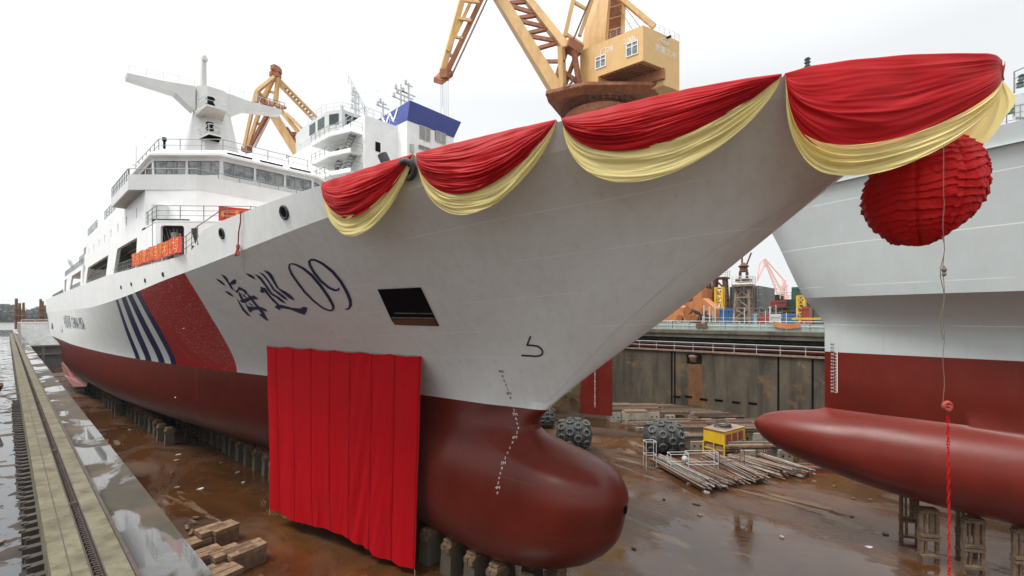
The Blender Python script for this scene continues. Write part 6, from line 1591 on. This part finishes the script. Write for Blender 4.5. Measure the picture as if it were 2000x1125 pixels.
# pneumatic fenders with tyres
def fender(name, label, u, v, D, L, r_, rz):
    c = P(u, v, D=D); c.z = max(c.z, r_ + .1); root = thing(name, label, 'fender', (c.x, c.y, 0), 'tyre-covered rubber fenders on the dock floor')
    ax = V(math.cos(rz), math.sin(rz), 0); prof = []
    for k in range(21):
        t = -1 + 2 * k / 20; prof.append((r_ * (1 - abs(t) ** 3.2) ** .5 + .02, L / 2 * t))
    mb = MB(); mb.lathe(c, ax, prof, 32); mb.build('rubber_body', 'rubber', root, smooth=True)
    y = ax.cross(V(0, 0, 1))
    for i in range(4):
        for j in range(8):
            if i in (0, 3) and j % 3 == 2: pass
            t = (-.66 + .44 * i); a = 2 * math.pi * (j + .5 * (i % 2)) / 8; rr_ = r_ * (1 - abs(t) ** 3.2) ** .5
            n = (y * math.cos(a) + V(0, 0, math.sin(a)) + ax * (t * .35)).normalized(); p = c + ax * (t * L / 2) + (y * math.cos(a) + V(0, 0, math.sin(a))) * (rr_ + .06)
            if p.z < .2: continue
            mb = MB(); mb.torus(p, n, .29, .11, 16, 8); mb.build('tyre', 'tyre', root, smooth=True)
    mb = MB()
    for i in range(4):
        t = -.66 + .44 * i; rr_ = r_ * (1 - abs(t) ** 3.2) ** .5 + .05; mb.path([c + ax * (t * L / 2) + (y * math.cos(a) + V(0, 0, math.sin(a))) * rr_ for a in np.linspace(0, 2 * math.pi, 25)], .025, 4)
    mb.build('chain_net', 'steel_grey', root)
    return root
fender('rubber_fender', 'round black rubber fender with tyres, beside the neck of the bulb', 1121, 862, 45.2, 3.6, 1.5, R(-55))
fender('rubber_fender', 'larger rubber fender with tyres at the end of the pipe bundles', 1296, 873, 44.5, 4.0, 1.45, R(-50))
fender('rubber_fender', 'smaller fender mostly hidden behind the neck of the bulb', 1064, 830, 55, 2.4, 1.1, R(-50))
# yellow cabin
root = thing('yellow_cabin', 'yellow steel switch cabin standing among the timber piles', 'cabin', P(1415, 885, Z=0))
f0, f1, f2_ = P(1374, 886, Z=.0), P(1415, 897, Z=.0), P(1455, 884, Z=.0); zt_ = 13.2 + (618 - 845) / 900 * proj(f1)[2]
f3 = f0 + (f2_ - f1); mb = MB(); fb = [f0, f1, f2_, f3]; zm = zt_ * .52
def up_(p, z): return V(p.x, p.y, z)
mb.hexa([up_(p, zm) for p in fb], [up_(p, zt_) for p in fb]); mb.build('cabin_box', 'yellow', root)
mb = MB()
for p in fb: mb.beam(up_(p, 0), up_(p, zm), .14)
mb.beam(up_(f0.lerp(f1, .5), 0), up_(f0.lerp(f1, .5), zm), .1); mb.beam(up_(f1.lerp(f2_, .33), 0), up_(f1.lerp(f2_, .33), zm), .1); mb.beam(up_(f1.lerp(f2_, .66), 0), up_(f1.lerp(f2_, .66), zm), .1)
for p, q in ((f0, f1), (f1, f2_)): mb.beam(up_(p, .15), up_(q, .15), .12); mb.beam(up_(p, zm * .55), up_(q, zm * .55), .08)
mb.build('leg_frame', 'yellow', root)
mb = MB(); mb.hexa([up_(L3(p, (f0 + f2_)/2, .08), .12) for p in fb], [up_(L3(p, (f0 + f2_)/2, .08), zm - .02) for p in fb]); mb.build('lower_grille', 'rust_pale', root)
mb = MB(); n = (f1 - f0).normalized(); 
for k in range(3): mb.face([up_(f1.lerp(f2_, .06 + .3 * k), zt_ - 1.1) + n * .02, up_(f1.lerp(f2_, .3 + .3 * k), zt_ - 1.1) + n * .02, up_(f1.lerp(f2_, .3 + .3 * k), zt_ - .25) + n * .02, up_(f1.lerp(f2_, .06 + .3 * k), zt_ - .25) + n * .02])
mb.build('dark_panel', 'brick', root)
mb = MB(); mb.slab([up_(L3(p, (f0 + f2_)/2, -.04), zt_ + .003) for p in fb], (0, 0, .07)); mb.build('roof_sheet', 'rust_pale', root)
mb = MB(); cc_ = up_((f0 + f2_) / 2, zt_ + .16)
for k in range(7): mb.torus(cc_ + V(random.uniform(-.3, .3), random.uniform(-.3, .3), .05 * k * .6), (random.uniform(-.2, .2), random.uniform(-.2, .2), 1), random.uniform(.4, .75), .035, 18, 5)
tag(mb.build('cable_coil', 'rubber', smooth=True), 'loose coil of black cable on the roof of the yellow cabin', 'cable')
# long stacks of steel bars and timbers against the far wall
random.seed(31)
def stack(label, u, v, Lx, n, layers, rz, m_, w=.22, name='beam_stack', cat='beam stack', base=None, gap=.35, jit=.25):
    p = P(u, v, Z=.0); root = thing(name, label, cat, (p.x, p.y, 0), 'stacks of beams by the far dock wall')
    d = V(math.cos(rz), math.sin(rz), 0); y = V(-d.y, d.x, 0); z = .0
    if base:
        for s in (-.35, 0, .35):
            mb = MB(); mb.box(p + d * (Lx * s) + V(0, 0, base / 2), (1.3, n * gap + .6, base), rz); bb_ = mb.build('support_block', 'pale_block', root)
            for q in (-1, 1):
                mb = MB(); mb.box(p + d * (Lx * s + .3 * q) + y * (-(n * gap + .6)/2 - .003) + V(0, 0, base * .5), (.16, .02, .16), rz); mb.build('lifting_hole', 'black', bb_)
        z = base
    for l in range(layers):
        for k in range(n):
            mb = MB(); o = y * ((k - n / 2) * gap + random.uniform(-.05, .05)); e = random.uniform(-jit, jit); hw = Lx / 2 * random.uniform(.88, 1)
            c = p + o + d * e + V(0, 0, z + w / 2); tw = random.uniform(-.02, .02); dd = (d + y * tw).normalized()
            mb.beam(c - dd * hw, c + dd * hw, w * .8, w * random.uniform(.7, 1)); mb.build('beam', random.choice(m_), root)
        z += w
    return root
WT = ['rust_pale', 'steel_grey', 'wood', 'rust', 'wood_dark', 'wood_top']
RZ = R(-45)
stack('stack of rusty beams closest to the far wall, above the red rudder tip', 1290, 806, 9, 9, 3, RZ, WT, .16, base=.5, gap=.3)
stack('second stack of long rusty beams under the niche in the wall', 1345, 812, 9, 9, 3, RZ, WT, .16, base=.45, gap=.3)
stack('stack of dark beams left of the tip of the long bulb', 1415, 818, 9, 9, 3, RZ, WT, .16, base=.4, gap=.3)
stack('stack of pale boards between the fender and the wall', 1330, 846, 8, 10, 3, RZ, WT, .15, base=.6, gap=.26)
stack('low stack of boards on pale blocks near the rudder', 1235, 820, 7, 5, 2, RZ, WT, .25, base=1.2)
stack('stack of boards on pale concrete blocks behind the yellow cabin', 1385, 862, 10, 9, 3, RZ, WT, .15, base=1.4, gap=.3)
stack('stack of boards on pale blocks right of the yellow cabin', 1470, 868, 9, 8, 3, RZ, WT, .15, base=1.5, gap=.28)
stack('stack of rusty beams under the tip of the long bulb', 1520, 895, 10, 5, 2, RZ, WT, .22, base=1.1)
stack('low stack of dark beams in the shade below the long bulb', 1570, 918, 6, 4, 2, RZ, ['rust', 'brick'], .22)
stack('dark heap of bars nearest the red rudder, against the far wall', 1235, 800, 8, 8, 3, RZ, WT, .15, base=.3, gap=.3)
stack('low spread of long rusty bars between the large fender and the wall stacks', 1300, 832, 10, 10, 2, RZ, WT, .13, base=.35, gap=.36, jit=1.2)
stack('spread of mixed bars behind the yellow cabin, reaching the long bulb', 1440, 838, 10, 10, 3, RZ, WT, .14, base=.5, gap=.32, jit=1.0)
stack('heap of loose boards directly right of the large fender', 1350, 872, 8, 9, 3, RZ, WT, .14, base=.9, gap=.26, jit=.8)
for (u, v, lab) in ((1210, 812, 'pale concrete block beside the red rudder'), (1240, 826, 'pale concrete block in front of the low board stack')):
    p = P(u, v, Z=0); root = thing('concrete_block', lab, 'block', (p.x, p.y, 0)); mb = MB(); mb.box(p + V(0, 0, .7), (3.0, 1.6, 1.4), RZ); mb.build('block_body', 'pale_block', root)
    mb = MB(); mb.box(p + V(0, 0, 1.5), (2.8, 1.5, .18), RZ); mb.build('boards', 'wood', root)
# bundles of scaffold tubes spread over the mud
def bundle(label, u0, v0, u1, v1, n, spread, r_=.03, hh=.6):
    a, b_ = P(u0, v0, Z=.0), P(u1, v1, Z=.0); root = thing('tube_bundle', label, 'tube bundle', ((a.x+b_.x)/2, (a.y+b_.y)/2, 0), 'bundles of scaffold tubes on the mud')
    d = (b_ - a); L = d.length; d = d / L; y = V(-d.y, d.x, 0)
    for s in (.18, .78):
        mb = MB(); c = a + d * L * s; mb.beam(c - y * spread * .6 + V(0, 0, .12), c + y * spread * .6 + V(0, 0, .12), .2, .2); mb.build('bearer', 'wood', root)
    for k in range(n):
        o = y * random.uniform(-.5, .5) * spread; z = .25 + random.random() * hh * (1 - abs(o.dot(y)) / spread); s0 = random.uniform(-.04, .06) * L; s1 = L * random.uniform(.88, 1.05)
        mb = MB(); p0 = a + d * s0 + o + V(0, 0, z); p1 = a + d * s1 + o + y * random.uniform(-.25, .25) + V(0, 0, max(.06, z + random.uniform(-.2, .1)))
        mb.tube(p0, p1, r_, 6); mb.build('tube', random.choice(['steel_pipe', 'steel_grey', 'rust', 'rust', 'steel_grey', 'rust_pale']), root)
    return root
bundle('nearest bundle of steel scaffold tubes, running from the large fender', 1290, 905, 1396, 960, 95, 2.2, .05)
bundle('bundle of tubes right of the nearest one, ends fanned out', 1345, 912, 1436, 952, 60, 1.8, .05)
bundle('third bundle of tubes in front of the yellow cabin', 1385, 900, 1482, 946, 70, 1.9, .05)
bundle('bundle of rusty tubes behind the third one', 1430, 900, 1540, 934, 60, 1.9, .05)
bundle('farthest bundle of tubes, towards the long bulb', 1460, 893, 1578, 932, 55, 1.5, .05)
# light scaffold frames standing over the bundles
for i, (u, v, w_, h_) in enumerate(((1262, 915, .9, 2.3), (1310, 925, 1.5, 1.6), (1345, 930, 2.5, 1.9), (1405, 920, 2.2, 1.7), (1445, 905, 2.8, 1.4), (1500, 905, 2.6, 1.6))):
    p = P(u, v, Z=0); root = thing('scaffold_bay', ['thin wire cage beside the large fender', 'pale scaffold frame with a lamp at the fender end of the tubes', 'thin upright frame over the nearest tube bundle', 'thin upright frame in front of the yellow cabin', 'low frame between the yellow cabin and the long bulb', 'thin frame standing below the tip of the long bulb'][i], 'scaffold', (p.x, p.y, 0))
    mb = MB(); d = V(math.cos(RZ), math.sin(RZ), 0) * w_; y = V(.5, .5, 0)
    for a in (p, p + d, p + y, p + d + y): mb.tube(a, a + V(0, 0, h_), .03, 5)
    mb.build('uprights', 'rust' if i > 2 else 'rail_pale', root); mb = MB()
    for z in (h_, h_ * .5): 
        for a, b_ in ((p, p + d), (p + y, p + d + y), (p, p + y), (p + d, p + d + y)): mb.tube(a + V(0, 0, z), b_ + V(0, 0, z), .025, 5)
    mb.build('ledgers', 'rust' if i > 2 else 'rail_pale', root)
    if i == 1: mb = MB(); c = p + d * .8 + V(0, 0, 1.2); mb.lathe(c, (0, 0, 1), [(.01, -.25), (.22, -.15), (.26, .1), (.1, .3)], 12); mb.build('lamp', 'pale_grey', root, smooth=True)
# small litter in the mud
for k in range(46):
    if k < 26: p = P(random.uniform(1080, 1750), random.uniform(880, 1080), Z=.0)
    else: p = P(random.uniform(200, 520), random.uniform(770, 960), Z=.0)
    if p.x > 61 or p.x < 3: continue
    mb = MB(); s = random.uniform(.1, .35); a = random.random() * 6
    mb.slab([p + V(math.cos(a + t) * s * random.uniform(.3, 1), math.sin(a + t) * s * random.uniform(.3, 1), .01) for t in (0, 1.2, 2.4, 3.7, 5)], (0, 0, random.uniform(.02, .1)))
    tag(mb.build('scrap_piece', random.choice(['rust_pale', 'rubber', 'steel_grey', 'rust', 'pale_grey'])), 'small scrap lying in the brown mud of the dock floor', 'scrap', 'small scraps on the dock floor')
p = P(328, 848, Z=.0); root = thing('float_tub', 'heap of white and black plastic floats on the mud by the ship', 'floats', (p.x, p.y, 0))
mb = MB(); [mb.box(p + V(random.uniform(-.6, .6), random.uniform(-.6, .6), .3 + .2 * (k % 3)), (.4, .3, .25), k) for k in range(7)]; mb.build('pale_floats', 'white', root)
mb = MB(); [mb.box(p + V(random.uniform(-.7, .7), random.uniform(-.7, .7), .25 + .2 * (k % 3)), (.45, .3, .3), k * 2) for k in range(6)]; mb.build('dark_floats', 'rubber', root)
# thin red line trailing from the hull to the mud
q = on_hull(385, 690, .05); q2 = on_hull(385, 780, .05); e0 = P(362, 855, Z=.05)
mb = MB(); mb.path([q, q2] + [q2.lerp(e0, t) + V(-.3 * math.sin(math.pi * t), 0, -.5 * math.sin(math.pi * t)) for t in (.25, .5, .75, 1)], .018, 4); tag(mb.build('trailing_line', 'rope_red'), 'thin red line trailing from the red band down to the mud', 'rope')
# haze of the damp air
mb = MB(); mb.bb((-1400, -1400, -8), (1450, 2300, 130)); hz = mb.build('haze', 'white'); hz.data.materials.clear()
m = bpy.data.materials.new('haze_air'); m.use_nodes = True; nt = m.node_tree; nt.nodes.clear(); o = nt.nodes.new('ShaderNodeOutputMaterial'); pv = nt.nodes.new('ShaderNodeVolumePrincipled')
pv.inputs['Color'].default_value = (.95, .96, .97, 1); pv.inputs['Density'].default_value = 0.00015; nt.links.new(pv.outputs[0], o.inputs['Volume']); hz.data.materials.append(m); tag(hz, 'thin pale haze in the air over the dock', 'haze', None, 'stuff')
